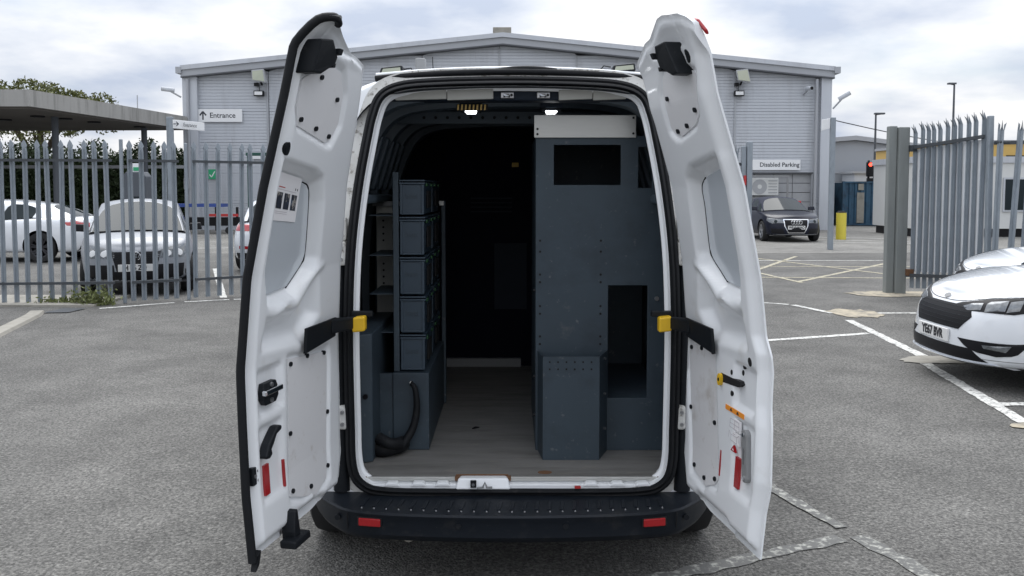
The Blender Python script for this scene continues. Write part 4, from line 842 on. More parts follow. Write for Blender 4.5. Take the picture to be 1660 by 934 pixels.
        dbox(s, .632, .664, .632, .735, -.014, -.004).build('red_reflector', M_red, dr); dbox(s, .530, .538, .622, .718, -.008, .001).build('red_reflector', M_red, dr)
        h = dbox(s, .695, .735, .688, .748, -.03, -.006).build('stop_bracket', M_plastic, dr, bevel=.003)
        for c, z in ((.705, .702), (.705, .733), (.722, .718)): dcirc(s, c, z, .006, -.006, -.002).build('bracket_bolt', M_steel, h)
        h = dpoly(s, [(.54, .535), (.52, .54), (.515, .46), (.52, .44), (.56, .44), (.56, .47)], -.02, .03).build('bottom_latch', M_plastic, dr, bevel=.004); dbox(s, .48, .60, .425, .452, -.01, .05).build('latch_foot', M_plastic, h, bevel=.006)
        # printed sheet taped on the blank
        PT = [(.612, 1.725), (.415, 1.695), (.415, 1.545), (.612, 1.565)]
        def pq(u, v, n=-.0415): 
            c = (1 - u) * .612 + u * .42; z = (1 - v) * ((1 - u) * 1.725 + u * 1.70) + v * ((1 - u) * 1.56 + u * 1.545); return D(c, z, n, s)
        sh = MB().grid([[pq(u / 6, v / 6) for u in range(7)] for v in range(7)]).build('printed_sheet', M_paper, dr)
        for u in (.14, .42, .70): MB().grid([[pq(u + a * .07, .40 + b * .115, -.0405) for a in range(4)] for b in range(4)]).build('sheet_photo', M_photo, sh)
        MB().grid([[pq(.16, .28, -.0405), pq(.40, .28, -.0405)], [pq(.16, .30, -.0405), pq(.40, .30, -.0405)]]).build('sheet_heading', M_redp, sh)
        for v in (.34, .80, .84): MB().grid([[pq(.14, v, -.0405), pq(.86 if v < .5 else .6, v, -.0405)], [pq(.14, v + .008, -.0405), pq(.86 if v < .5 else .6, v + .008, -.0405)]]).build('sheet_text_line', M_greyink, sh)
        for u in (.80, .88): MB().grid([[pq(u, .25, -.0405), pq(u + .03, .25, -.0405)], [pq(u, .30, -.0405), pq(u + .03, .30, -.0405)]]).build('sheet_mark', M_ink, sh)
    else:
        for c, z, r in ((.635, 1.083, .014), (.565, 1.055, .010), (.55, 1.028, .009), (.49, 1.018, .0085), (.50, .945, .009)): dcirc(s, c, z, r, -.03, relief(c, z, s, .8, .5) + .0015, r * 1.1).build('door_hole', M_hole, dr)
        dpoly(s, [(.40, .998), (.56, 1.0), (.57, .99), (.55, .978), (.42, .968), (.40, .972)], -.02, .0015).build('latch_slot', M_hole, dr)
        h = dcirc(s, .405, .975, .016, -.01, .012, .022).build('lock_bush', M_yellow, dr); dcirc(s, .405, .975, .006, .012, .014).build('lock_pin', M_carblack, h)
        ob = dbox(s, .455, .610, .880, .897, -.006, .002).build('warning_label', M_orange, dr)
        for cc in (.505, .56): dpoly(s, [(cc - .010, .884), (cc + .010, .884), (cc + .002, .894), (cc - .002, .894)], .002, .0028).build('label_symbol', M_ink, ob)
        for zc, op in ((.842, 0), (.797, 1)):
            st = dbox(s, .488, .582, zc - .020, zc + .020, -.006, -.0005).build('diagram_sticker', M_paper, dr)
            mb = MB()
            def ln(c0, z0, c1, z1):
                a, b = Vector(D(c0, z0, 0, s)), Vector(D(c1, z1, 0, s)); mb.bar(a, b, .0016, .0012, up=(s * -1, 0, 0))
            for c0, z0, c1, z1 in ((.495, -.015, .575, -.015), (.50, .015, .57, .015), (.495, -.015, .50, .015), (.575, -.015, .57, .015), (.535, -.015, .535, .015), (.50, .0, .57, .0)) if not op else ((.51, -.015, .56, -.015), (.51, .006, .56, .006), (.51, -.015, .51, .006), (.56, -.015, .56, .006), (.51, .006, .493, .017), (.56, .006, .577, .017), (.493, -.008, .493, .017), (.577, -.008, .577, .017), (.525, .012, .545, .012)): ln(c0, zc + z0, c1, zc + z1)
            mb.build('diagram_lines', M_greyink, st)
        h = dpoly(s, [(.515, .748), (.555, .748), (.536, .770)], -.006, .001).build('warning_triangle', M_red, dr); dpoly(s, [(.529, .752), (.541, .752), (.535, .760)], .001, .0018).build('triangle_centre', M_paper, h)
        dbox(s, .548, .582, .628, .735, -.014, -.004).build('red_reflector', M_red, dr); dbox(s, .428, .438, .628, .722, -.012, .001).build('red_reflector', M_red, dr)
        h = dpoly(s, [(.60, .83)] + [(.622 + .022 * math.cos(t), .83 + .018 * math.sin(t)) for t in [math.pi - math.pi * k / 8 for k in range(1, 8)]] + [(.644, .83), (.662, .69)] + [(.640 + .022 * math.cos(t), .69 + .018 * math.sin(t)) for t in [-math.pi * k / 8 for k in range(1, 8)]] + [(.618, .69)], -.016, .004).build('hinge_plate', M_greyup, dr, bevel=.003)
        for c, z in ((.623, .832), (.639, .688)): dcirc(s, c, z, .007, .004, .010).build('plate_bolt', M_chrome, h)
        dbox(s, .626, .634, .735, .785, .004, .006).build('plate_slot', M_steel, h)
        dpoly(s, [(.712, 2.150), (.718, 2.165), (.70, 2.20), (.685, 2.208), (.69, 2.19)], -.050, -.036).build('brake_lamp', M_red, dr, bevel=.004)

# ------------------------------------------------------------------ racking and lockers in the load space
rk = empty('tool_rack', (-.5, 4.3, .458), 0, 'dark steel racking with crates along the left wall of the van', 'rack', world_built=True)
MB().box(-.55, -.383, 3.935, 4.80, .459, .818).build('base_box', M_locker, rk, bevel=.004)
MB().box(-.656, -.552, 3.945, 3.96, .459, .815).build('base_filler', M_locker, rk)
MB().box(-.548, -.521, 3.965, 3.99, .82, 1.742).build('rear_upright', M_locker, rk, bevel=.003)
MB().box(-.395, -.372, 4.82, 4.85, .459, 1.60).build('front_upright', M_locker, rk, bevel=.003)
for z in (1.592,): MB().box(-.70, -.555, 4.33, 4.37, z - .012, z + .012).build('top_bar', M_greyup, rk)
for z in (1.0, 1.18, 1.36, 1.545): MB().box(-.66, -.552, 3.99, 4.79, z - .004, z + .0).build('shelf', M_locker, rk)
pu = MB().box(-.682, -.60, 4.345, 4.36, .98, 1.585).build('perforated_upright', M_trimgrey, rk)
for z in [1.54 - k * .033 for k in range(5)] + [1.29 - k * .033 for k in range(5)]: MB().cyl((-.648, 4.345, z), (-.648, 4.3435, z), .0055, n=8).build('upright_hole', M_hole, pu)
MB().box(-.405, -.38, 4.81, 4.818, 1.575, 1.60).build('end_cap', M_alu, rk); MB().box(-.425, -.412, 4.81, 4.818, 1.575, 1.60).build('end_cap', M_alu, rk)
MB().cyl((-.462, 3.934, .775), (-.462, 3.926, .775), .009, n=12).build('strap_bolt', M_chrome, rk)
sp_ = empty('side_panel', (-.65, 4.0, .458), 0, 'dark steel wheel arch panel beside the tool rack on the left', 'panel', world_built=True)
MB().hexa([(-.69, 3.72, .459), (-.615, 3.76, .459), (-.60, 4.34, .459), (-.70, 4.34, .459), (-.69, 3.72, 1.03), (-.615, 3.76, 1.03), (-.60, 4.34, 1.045), (-.70, 4.34, 1.045)]).build('panel', M_locker, sp_, bevel=.004)
MB().cyl((-.640, 3.722, .76), (-.640, 3.716, .76), .012, n=10).build('panel_bolt', M_carblack, sp_)
zs = [.822, .998, 1.176, 1.358, 1.543, 1.713]
names = ['lowest', 'second lowest', 'middle', 'second highest', 'topmost']
for j in range(5):
    for r_, (y0, y1) in enumerate(((3.965, 4.36), (4.385, 4.78))):
        z0, z1 = zs[j] + .004, zs[j + 1] - .006
        c = empty('storage_crate', (-.46, y0, z0), 0, ('%s grey blue crate at the %s of the tool rack' % (names[j], 'rear end' if r_ == 0 else 'far end')), 'crate', 'crates on the tool rack', world_built=True)
        x0, x1 = -.517, -.400
        mb = MB(); mb.hexa([(x0 + .006, y0 + .006, z0), (x1 - .008, y0 + .006, z0), (x1 - .008, y1 - .006, z0), (x0 + .006, y1 - .006, z0), (x0 + .003, y0 + .003, z1 - .02), (x1 - .003, y0 + .003, z1 - .02), (x1 - .003, y1 - .003, z1 - .02), (x0 + .003, y1 - .003, z1 - .02)]); mb.build('tub', M_crate, c, bevel=.004)
        mb = MB(); mb.box(x0 - .001, x1 + .001, y0 - .004, y1, z1 - .020, z1 - .012); mb.box(x0 - .001, x1 + .001, y0 - .004, y1, z1 - .007, z1); mb.build('rim', M_crate, c, bevel=.002)
        mb = MB(); mb.box(x0 + .002, x0 + .014, y0 - .002, y0 + .005, z0 + .002, z1 - .021); mb.box(x1 - .016, x1 - .004, y0 - .002, y0 + .005, z0 + .002, z1 - .021); mb.box(x0 + .014, x1 - .016, y0 - .002, y0 + .005, z0 + .002, z0 + .012); mb.build('corner_rib', M_crate, c, bevel=.002)
        for yy in (y0 + .07, y0 + .30):
            MB().box(x1 - .004, x1 + .007, yy - .022, yy + .022, z1 - .030, z1 - .014).build('label_clip', M_green, c, bevel=.004)
        MB().box(x1 - .003, x1 + .004, y0 + .11, y0 + .26, z0 + .03, z1 - .05).build('open_front', M_hole, c)
        if r_ == 0: text('embossed_lettering', 'bott', .034, M_locker, c, frame(((x0 + x1) / 2 - .004, y0 + .0045, (z0 + z1) / 2 + .005), (1, 0, 0), (0, 0, 1)), ext=.003)
ho = empty('rolled_hose', (-.55, 3.85, .458), 0, 'black rubber hose roll on the van floor beside the rack', 'hose', world_built=True)
MB().tube(smooth_path([(-.64, 3.86, .50), (-.58, 3.83, .495), (-.52, 3.86, .50), (-.50, 3.90, .50)], 20), .036, 10).build('roll', M_rubber, ho, smooth=60)
MB().tube(smooth_path([(-.60, 3.82, .55), (-.55, 3.80, .53), (-.505, 3.83, .52)], 12), .026, 10).build('roll_top', M_rubber, ho, smooth=60)
MB().tube(smooth_path([(-.462, 3.915, .775), (-.442, 3.90, .75), (-.436, 3.90, .66), (-.455, 3.89, .57), (-.50, 3.86, .50)], 24), [.010 + .012 * (k / 23) for k in range(24)], 8).build('strap', M_rubber, ho, smooth=60)
lk = empty('steel_locker', (.4, 3.95, .458), 0, 'tall blue grey steel locker with cut outs on the right side of the van', 'locker', world_built=True)
def plate_with_holes(x0, x1, z0, z1, holes, y, th):
    xs = sorted({x0, x1, *[h[0] for h in holes], *[h[1] for h in holes]}); zz_ = sorted({z0, z1, *[h[2] for h in holes], *[h[3] for h in holes]}); bm = bmesh.new()
    vs = {}
    def vert(x, z):
        k = (round(x, 4), round(z, 4))
        if k not in vs: vs[k] = bm.verts.new((x, y, z))
        return vs[k]
    for i in range(len(xs) - 1):
        for j in range(len(zz_) - 1):
            cx, cz = (xs[i] + xs[i + 1]) / 2, (zz_[j] + zz_[j + 1]) / 2
            if any(h[0] < cx < h[1] and h[2] < cz < h[3] for h in holes): continue
            bm.faces.new([vert(xs[i], zz_[j]), vert(xs[i + 1], zz_[j]), vert(xs[i + 1], zz_[j + 1]), vert(xs[i], zz_[j + 1])])
    g = bmesh.ops.extrude_face_region(bm, geom=bm.faces[:]); bmesh.ops.translate(bm, verts=[e for e in g['geom'] if isinstance(e, bmesh.types.BMVert)], vec=(0, th, 0))
    bmesh.ops.recalc_face_normals(bm, faces=bm.faces); m = bpy.data.meshes.new('face_plate'); bm.to_mesh(m); bm.free(); m.materials.append(M_locker)
    o = bpy.data.objects.new('face_plate', m); COL.objects.link(o); setp(o, lk)
    b = o.modifiers.new('bevel', 'BEVEL'); b.width = .0025; b.segments = 2; b.limit_method = 'ANGLE'; b.angle_limit = R(35); return o
fpl = plate_with_holes(.108, .714, .459, 1.905, [(.19, .493, 1.683, 1.864), (.573, .635, 1.669, 1.855), (.440, .620, .704, 1.225)], 3.93, .004)
MB().box(.1085, .7135, 3.9345, 4.75, 1.90, 1.905).build('roof_panel', M_locker, lk); MB().box(.1085, .112, 3.9345, 4.75, .459, 1.90).build('side_panel', M_locker, lk); MB().box(.112, .72, 4.747, 4.75, .459, 1.90).build('back_panel', M_locker, lk)
MB().box(.112, .714, 3.9345, 4.745, .690, .700).build('shelf', M_locker, lk)
tp_ = MB().box(.100, .560, 3.918, 3.928, 1.896, 1.998).build('top_plate', M_alu, lk, bevel=.002)
for x, z in ((.115, 1.912), (.115, 1.935), (.547, 1.915), (.547, 1.985)): MB().cyl((x, 3.9175, z), (x, 3.915, z), .0055, n=8).build('rivet', M_carblack, tp_)
for z in (1.43, 1.38, 1.275, 1.24, 1.13, 1.095, .99, .955):
    for x in (.128, .405): MB().cyl((x, 3.9295, z), (x, 3.928, z), .0055, n=8).build('bolt_hole', M_hole, fpl)
MB().cyl((.662, 3.9295, 1.165), (.662, 3.922, 1.165), .010, n=12).build('locker_bolt', M_steel, lk)
for z in (1.20, .80, .62): MB().cyl((.107, 3.95, z), (.098, 3.95, z), .008, n=8).build('side_bolt', M_carblack, lk)
pocket = MB()
pocket.grid([[(.118, 3.928, z), (.137, 3.785, z), (.388, 3.785, z), (.438, 3.928, z)] for z in (.459, .924)]); pocket.grid([[(.122, 3.928, z), (.140, 3.789, z), (.386, 3.789, z), (.434, 3.928, z)] for z in (.459, .924)])
pocket.grid([[(.118, 3.928, .924), (.137, 3.785, .924), (.388, 3.785, .924), (.438, 3.928, .924)], [(.122, 3.928, .924), (.140, 3.789, .924), (.386, 3.789, .924), (.434, 3.928, .924)]]); pk = pocket.build('front_pocket', M_locker, lk)
for z in (.900, .868):
    for k in range(6): MB().cyl((.167 + k * .037, 3.7845, z), (.167 + k * .037, 3.783, z), .0042, n=8).build('pocket_hole', M_hole, pk)
for z in (.90, .74, .58): MB().cyl((.417, 3.868, z), (.424, 3.862, z), .006, n=8).build('pocket_bolt', M_steel, pk)
sc = empty('wood_scrap', (-.17, 4.2, .459), 0, 'small dark splinter lying on the van floor', 'debris', world_built=True)
MB().tube([(-.20, 4.28, .463), (-.185, 4.29, .466), (-.165, 4.30, .464)], [.003, .005, .002], 6).build('splinter', M_carblack, sc)
# ------------------------------------------------------------------ cars
def eval_mesh(me, mods):
    o = bpy.data.objects.new('tmp_eval', me); COL.objects.link(o)
    for f in mods: f(o)
    dg = bpy.context.evaluated_depsgraph_get(); m = bpy.data.meshes.new_from_object(o.evaluated_get(dg)); bpy.data.objects.remove(o); return m
def subsurf(o, n=2):
    s = o.modifiers.new('s', 'SUBSURF'); s.levels = n; s.render_levels = n
def put(me, name, parent, smooth=45):
    me.shade_smooth(); me.set_sharp_from_angle(angle=R(smooth)); me.name = name
    o = bpy.data.objects.new(name, me); COL.objects.link(o); o.parent = parent; return o
def make_car(S, paint, glass=None):
    """x forward, y left, z up; returns root Empty at the ground under the middle of the car"""
    glass = glass or M_glass
    root = empty(S['name'], (0, 0, 0), 0, S['label'], S.get('cat', 'car'), S.get('group'))
    W = S['W']; zsx, zsz = S['zs']
    fp = S.get('fp', [(0, 0), (.012, .26), (.055, .50), (.15, .74), (.33, .91), (.62, .985)]); rp = S.get('rp', [(.55, .985), (.25, .92), (.10, .76), (.03, .50), (.008, .26), (0, 0)])
    rows = []
    for (k, w, xf, xr) in S['rows']:
        half = [(xf - dx, wy * w) for dx, wy in fp] + [(x, w) for x in S['mid']] + [(xr + dx, wy * w) for dx, wy in rp]
        n = len(half); row = []
        for (x, y) in half + [(x, -y) for x, y in reversed(half[1:-1])]: row.append((x, y, S['zb'] + k * (interp(x, zsx, zsz) - S['zb'])))
        rows.append(row)
    mb = MB(); mb.grid(rows, cv=True); top = rows[-1]; N = len(top); h = N // 2
    crown = S.get('crown', .05)
    caps = []
    for i in range(1, h):
        a, b = Vector(top[i]), Vector(top[N - i]); line = []
        for q in (0, .2, .5, .8, 1):
            p = a.lerp(b, q); p.z += crown * (1 - (2 * q - 1) ** 2) * min(1, (a.y - b.y) / W); line.append(tuple(p))
        caps.append(line)
    mb.grid(caps)
    for line, c in ((caps[0], top[0]), (caps[-1], top[h])):
        for q in range(4): mb.face([c, line[q], line[q + 1]])
    bot = rows[0]; mb.face(bot)
    me = mb.mesh('body'); me.materials.append(paint); me.materials.append(M_carblack)
    me = eval_mesh(me, [lambda o: subsurf(o, 2)])
    cm = MB()
    for x in S['axles']:
        for sy in (-1, 1): cm.cyl((x, sy * (W - .24), S['wr']), (x, sy * (W + .25), S['wr']), S['wr'] + .055, n=40)
    cme = cm.mesh('cutter'); cme.materials.append(paint); cme.materials.append(M_carblack)
    for p in cme.polygons: p.material_index = 1
    co = bpy.data.objects.new('tmp_cut', cme); COL.objects.link(co)
    def boo(o):
        b = o.modifiers.new('b', 'BOOLEAN'); b.operation = 'DIFFERENCE'; b.object = co; b.solver = 'EXACT'
    bme = eval_mesh(me, [boo]); bpy.data.objects.remove(co)
    if len(bme.polygons) < 50: bme = me
    body = put(bme, 'body', root, 38)
    bm = bmesh.new(); bm.from_mesh(me); bvh = BVHTree.FromBMesh(bm)
    # cabin
    bm2 = bmesh.new(); sec = []
    for (belt, edge, cen) in S['cabin']:
        pts = [(belt[0], belt[1], belt[2]), (edge[0], edge[1], edge[2]), (cen[0], 0, cen[2]), (edge[0], -edge[1], edge[2]), (belt[0], -belt[1], belt[2])]
        sec.append([bm2.verts.new(p) for p in pts])
    G = {}
    for i in range(len(sec) - 1):
        for j in range(4):
            q = [sec[i][j], sec[i][j + 1], sec[i + 1][j + 1], sec[i + 1][j]]
            G[(i, j)] = bm2.faces.new(q)
    last = len(sec) - 2
    names = []
    def glassify(fs, nm, th):
        r = bmesh.ops.inset_region(bm2, faces=fs, thickness=th, depth=-.006)
        names.append(nm); ix = len(names)
        for f in fs: f.material_index = ix
    glassify([G[(0, 1)], G[(0, 2)]], 'windscreen', .05)
    if not S.get('soft'): glassify([G[(last, 1)], G[(last, 2)]], 'rear_window', .07)
    for i in S['sidewin']:
        for j in (0, 3): glassify([G[(i, j)]], 'side_window', .045)
    for f in bm2.faces:
        for e in f.edges:
            pass
    bmesh.ops.recalc_face_normals(bm2, faces=bm2.faces)
    cme = bpy.data.meshes.new('cabin'); cr = bm2.edges.layers.float.get('crease_edge') or bm2.edges.layers.float.new('crease_edge')
    for e in bm2.edges:
        mi = {f.material_index for f in e.link_faces}
        if len(mi) > 1: e[cr] = .75
    bm2.to_mesh(cme); bm2.free()
    for k in range(len(names) + 1): cme.materials.append(paint)
    ev = eval_mesh(cme, [lambda o: subsurf(o, 2)])
    roofm = S.get('roofmat', paint)
    for ix, nm in enumerate(['roof'] + names):
        b3 = bmesh.new(); b3.from_mesh(ev); bmesh.ops.delete(b3, geom=[f for f in b3.faces if f.material_index != ix], context='FACES')
        for f in b3.faces: f.material_index = 0
        mm = bpy.data.meshes.new(nm); b3.to_mesh(mm); b3.free(); mm.materials.append(roofm if ix == 0 else glass)
        put(mm, nm, root, 45)
    # wheels
    for x in S['axles']:
        for sy in (-1, 1):
            w = empty('wheel', (0, 0, 0)); w.parent = root; r = S['wr']; yo = sy * (W - .012); rw = []
            for (dy, rr) in ((-.20, .62), (-.20, .92), (-.17, 1), (-.03, 1), (-.005, .95), (0, .85), (-.01, .66)): rw.append([(x + r * rr * math.cos(t), yo + sy * dy, r + r * rr * math.sin(t)) for t in [2 * math.pi * k / 36 for k in range(36)]])
            MB().grid(rw, cv=True).build('tyre', M_tyre, w, smooth=40)
            mb = MB(); rim = S.get('rim', M_rim); mb.cyl((x, yo - sy * .06, r), (x, yo - sy * .05, r), r * .2, n=14)
            for k in range(S.get('spokes', 5)):
                t = 2 * math.pi * (k + .25) / S.get('spokes', 5)
                for dt in (-.14, .14): mb.bar((x, yo - sy * .05, r), (x + r * .66 * math.cos(t + dt), yo - sy * .03, r + r * .66 * math.sin(t + dt)), .035, .03, up=(0, 1, 0))
            mb.grid([[(x + r * q * math.cos(t), yo + sy * dy, r + r * q * math.sin(t)) for t in [2 * math.pi * k / 36 for k in range(36)]] for q, dy in ((.68, -.012), (.60, -.03), (.60, -.10))], cv=True)
            mb.build('rim', rim, w, smooth=40); MB().cyl((x, yo - sy * .16, r), (x, yo - sy * .10, r), r * .6, n=24).build('brake', M_carblack, w)
    def patch(nm, poly, m, fn, dirv, off=.006, parent=None, nz=10, nx=10, skirt=.02):
        """polygon (a, b) projected on to the body along dirv"""
        b0 = min(p[1] for p in poly); b1 = max(p[1] for p in poly); fr = []; bk = []; dv = Vector(dirv).normalized()
        for j in range(nz + 1):
            bb = min(max(b0 + (b1 - b0) * j / nz, b0 + 1e-4), b1 - 1e-4); xs = []
            for i in range(len(poly)):
                (xa, ya), (xb, yb) = poly[i], poly[(i + 1) % len(poly)]
                if (ya > bb) != (yb > bb): xs.append(xa + (xb - xa) * (bb - ya) / (yb - ya))
            r1, r2 = [], []
            for i in range(nx + 1):
                a = min(xs) + (max(xs) - min(xs)) * i / nx; o_ = Vector(fn(a, bb)); hit = bvh.ray_cast(o_, dv)
                p = hit[0] if hit[0] is not None else o_ + dv * 2.2
                r1.append(tuple(p - dv * off)); r2.append(tuple(p + dv * skirt))
            fr.append(r1); bk.append(r2)
        mb = MB(); mb.grid(fr); per = lambda g: g[0] + [r[-1] for r in g[1:]] + list(reversed(g[-1][:-1])) + [r[0] for r in reversed(g[1:-1])]
        mb.grid([per(fr), per(bk)], cv=True); return mb.build(nm, m, parent or root, smooth=40)
    S['patch'] = patch; S['root'] = root; S['bvh'] = bvh; S['body'] = body
    F = lambda a, b: (4, a, b); S['front'] = lambda nm, poly, m, **k: patch(nm, poly, m, F, (-1, 0, 0), **k)
    S['rear'] = lambda nm, poly, m, **k: patch(nm, poly, m, lambda a, b: (-4, a, b), (1, 0, 0), **k)
    def corner(nm, sy, poly, m, ang=45, rear=False, **k):
        t = R(ang); sx = -1 if rear else 1; dirv = Vector((-sx * math.cos(t), -sy * math.sin(t), 0)); side = Vector((-sx * math.sin(t), sy * math.cos(t), 0)); base = Vector((S['cx'] * sx, sy * S['cy'], 0))
        return patch(nm, poly, m, lambda a, b: tuple(base + side * a - dirv * 3 + Vector((0, 0, b))), tuple(dirv), **k)
    S['corner'] = corner
    def sidep(nm, sy, poly, m, **k): return patch(nm, poly, m, lambda a, b: (a, sy * 4, b), (0, -sy, 0), **k)
    S['side'] = sidep
    return root
def plate(S, txt, zc, w=.52, h=.111, x=None, rear=False):
    hit = S['bvh'].ray_cast(Vector((-4 if rear else 4, 0, zc)), Vector((1 if rear else -1, 0, 0)))[0]; sx = -1 if rear else 1; x = hit.x + sx * .012
    p = MB().box(min(x, x - sx * .02), max(x, x - sx * .02), -w / 2, w / 2, zc - h / 2, zc + h / 2).build('number_plate', M_plate_w, S['root'], bevel=.004)
    text('plate_lettering', txt, .108, M_ink, p, frame((x + sx * .002, 0, zc), (0, sx, 0), (0, 0, 1)), bold=.0035, sx=.82)
def mirrors(S, x, y, z, m):
    for sy in (-1, 1): MB().hexa([(x - .06, sy * y, z), (x + .08, sy * y, z), (x + .05, sy * (y + .2), z + .01), (x - .06, sy * (y + .2), z + .01), (x - .06, sy * y, z + .12), (x + .05, sy * y, z + .12), (x + .03, sy * (y + .18), z + .13), (x - .06, sy * (y + .18), z + .13)]).build('mirror', m, S['root'], bevel=.02, seg=3)

# ---- white hatchback at the right edge, facing left
FO = dict(name='parked_car', label='white hatchback with black hexagonal grille at the right edge, plate YE67 BVR', W=.905, zb=.185, wr=.325, axles=(1.29, -1.36), cx=2.0, cy=.6,
    zs=([-2.2, -1.6, -.6, .6, 1.0, 1.5, 1.85, 2.05, 2.2], [.93, .96, .95, .93, .93, .88, .80, .745, .71]), crown=.085,
    rows=[(0, .78, 2.10, -2.02), (.06, .86, 2.19, -2.10), (.25, .900, 2.185, -2.16), (.5, .905, 2.17, -2.18), (.75, .895, 2.15, -2.15), (.94, .87, 2.09, -2.10), (1, .825, 2.02, -2.05)],
    mid=[1.25, .8, .2, -.5, -1.1], fp=[(0, 0), (.010, .26), (.045, .50), (.14, .72), (.34, .89), (.62, .975)],
    cabin=[((1.02, .74, .93), (1.0, .70, .955), (1.18, 0, 1.015)), ((.55, .80, .93), (.12, .58, 1.36), (.22, 0, 1.43)), ((-.35, .81, .94), (-.40, .60, 1.43), (-.40, 0, 1.475)), ((-1.15, .80, .95), (-1.2, .56, 1.37), (-1.25, 0, 1.43)), ((-1.98, .70, .95), (-1.95, .56, .97), (-2.02, 0, 1.0))], sidewin=(0, 1, 2, 3))
fo = make_car(FO, M_carwhite)
def focus_front(S):
    g = S['front']('upper_grille', [(-.46, .60), (-.41, .685), (.41, .685), (.46, .60), (.35, .485), (-.35, .485)], M_carblack, nz=12, nx=16, off=.005)
    gm = []
    for k in range(6):
        z = .495 + k * .034; hw = interp(z, [.475, .60, .685], [.335, .44, .40]); S['front']('grille_bar', [(-hw, z), (-hw, z + .007), (hw, z + .007), (hw, z)], M_plastic, nz=1, nx=16, off=.008, parent=g, skirt=.0)
    S['front']('lower_grille', [(-.50, .345), (.50, .345), (.62, .245), (-.62, .245)], M_carblack, nz=5, nx=16)
    S['front']('splitter', [(-.66, .192), (-.66, .232), (.66, .232), (.66, .192)], M_carwhite, nz=2, nx=24, off=.030, skirt=.03)
    e = S['front']('emblem', [(.055 * math.cos(t), .735 + .024 * math.sin(t)) for t in [2 * math.pi * (k + .5) / 16 for k in range(16)]], M_chrome, nz=4, nx=6, off=.008)
    S['front']('emblem_centre', [(.047 * math.cos(t), .735 + .018 * math.sin(t)) for t in [2 * math.pi * (k + .5) / 16 for k in range(16)]], M_greyup, nz=4, nx=6, off=.011, parent=e)
    for sy in (-1, 1):
        h = S['corner']('headlight', sy, [(-.34, .675), (-.25, .638), (.12, .645), (.38, .70), (.54, .775), (.50, .812), (.25, .795), (.0, .765), (-.27, .705)], M_carblack, ang=50, nz=10, nx=20, off=.006)
        S['corner']('headlight_lens', sy, [(-.25, .678), (-.20, .652), (-.09, .655), (-.07, .725), (-.16, .712)], M_lampglass, ang=50, nz=5, nx=8, off=.010, parent=h)
        S['corner']('headlight_lens', sy, [(-.055, .656), (.10, .662), (.125, .762), (.0, .746), (-.04, .73)], M_lampglass, ang=50, nz=5, nx=8, off=.010, parent=h)
        S['corner']('headlight_lens', sy, [(.115, .668), (.21, .69), (.235, .775), (.14, .763)], M_lampglass, ang=50, nz=5, nx=8, off=.010, parent=h)
        f = S['corner']('fog_lamp_pod', sy, [(-.28, .425), (.30, .432), (.20, .325), (.06, .305), (-.12, .325), (-.20, .36)], M_carblack, ang=48, nz=8, nx=14, off=.006)
        S['corner']('fog_lamp', sy, [(-.06, .400), (.17, .402), (.13, .348), (-.03, .352)], M_lampglass, ang=48, nz=4, nx=8, off=.011, parent=f)
        S['corner']('bumper_crease', sy, [(-.45, .268), (.45, .268), (.45, .274), (-.45, .274)], M_greyup, ang=48, nz=1, nx=20, off=.0015, skirt=.0)
    # bonnet shut line following the nose
    pts = []
    for k in range(41):
        y = -.72 + 1.44 * k / 40; x = 2.075 - .42 * (abs(y) / .80) ** 2.6; hit = S['bvh'].ray_cast(Vector((x, y, 3)), Vector((0, 0, -1)))[0]
        if hit is not None: pts.append(tuple(hit + Vector((0, 0, .001))))
    MB().tube(pts, .0035, 5).build('bonnet_shut_line', M_hole, S['root'])
    for sy in (-1, 1):
        pts = []
        for k in range(20):
            x = 1.75 - k * .04; hit = S['bvh'].ray_cast(Vector((x, sy * (.66 + .004 * k), 3)), Vector((0, 0, -1)))[0]
            if hit is not None: pts.append(tuple(hit + Vector((0, 0, .001))))
        MB().tube(pts, .003, 5).build('bonnet_shut_line', M_hole, S['root'])
focus_front(FO)
for sy in (-1, 1): FO['corner']('tail_light', sy, [(-.2, .80), (.2, .84), (.2, .92), (-.18, .90)], M_tail, rear=True, ang=50)
mirrors(FO, .66, .84, .96, M_carwhite)
f_second = copy_tree(fo)
plate(FO, 'YE67 BVR', .415)
fo.location = (3.74 + 2.18, 7.62, 0); fo.rotation_euler = (0, 0, math.pi)
f_second['label'] = 'white car bonnet just behind the nearest white hatchback'; f_second.location = (7.62, 10.35, 0); f_second.rotation_euler = (0, 0, math.pi + R(2)); f_second['category'] = 'car'

# ---- grey hatchback behind the left fence
FX = dict(name='parked_car', label='silver grey hatchback facing the palisade fence, plate starting with H', W=.85, zb=.20, wr=.30, axles=(1.16, -1.26), cx=1.75, cy=.55,
    zs=([-1.95, -1.0, .6, 1.0, 1.4, 1.7, 1.95], [.95, .98, .96, .95, .88, .78, .70]), crown=.07,
    rows=[(0, .76, 1.80, -1.80), (.08, .82, 1.88, -1.86), (.3, .845, 1.90, -1.90), (.55, .85, 1.88, -1.9), (.8, .84, 1.84, -1.88), (.95, .81, 1.80, -1.82), (1, .77, 1.74, -1.76)], mid=[1.1, .7, .2, -.5, -1.0],
    cabin=[((1.08, .74, .96), (1.0, .70, .985), (1.20, 0, 1.03)), ((.55, .78, .96), (.22, .59, 1.43), (.32, 0, 1.50)), ((-.35, .79, .97), (-.40, .60, 1.49), (-.40, 0, 1.54)), ((-1.05, .78, .97), (-1.15, .57, 1.44), (-1.2, 0, 1.50)), ((-1.78, .70, .97), (-1.72, .56, 1.0), (-1.8, 0, 1.02))], sidewin=(0, 1, 2, 3))
fx = make_car(FX, M_carsilver)
FX['front']('grille', [(-.36, .70), (.36, .70), (.28, .40), (-.28, .40)], M_carblack, nz=10, nx=10)
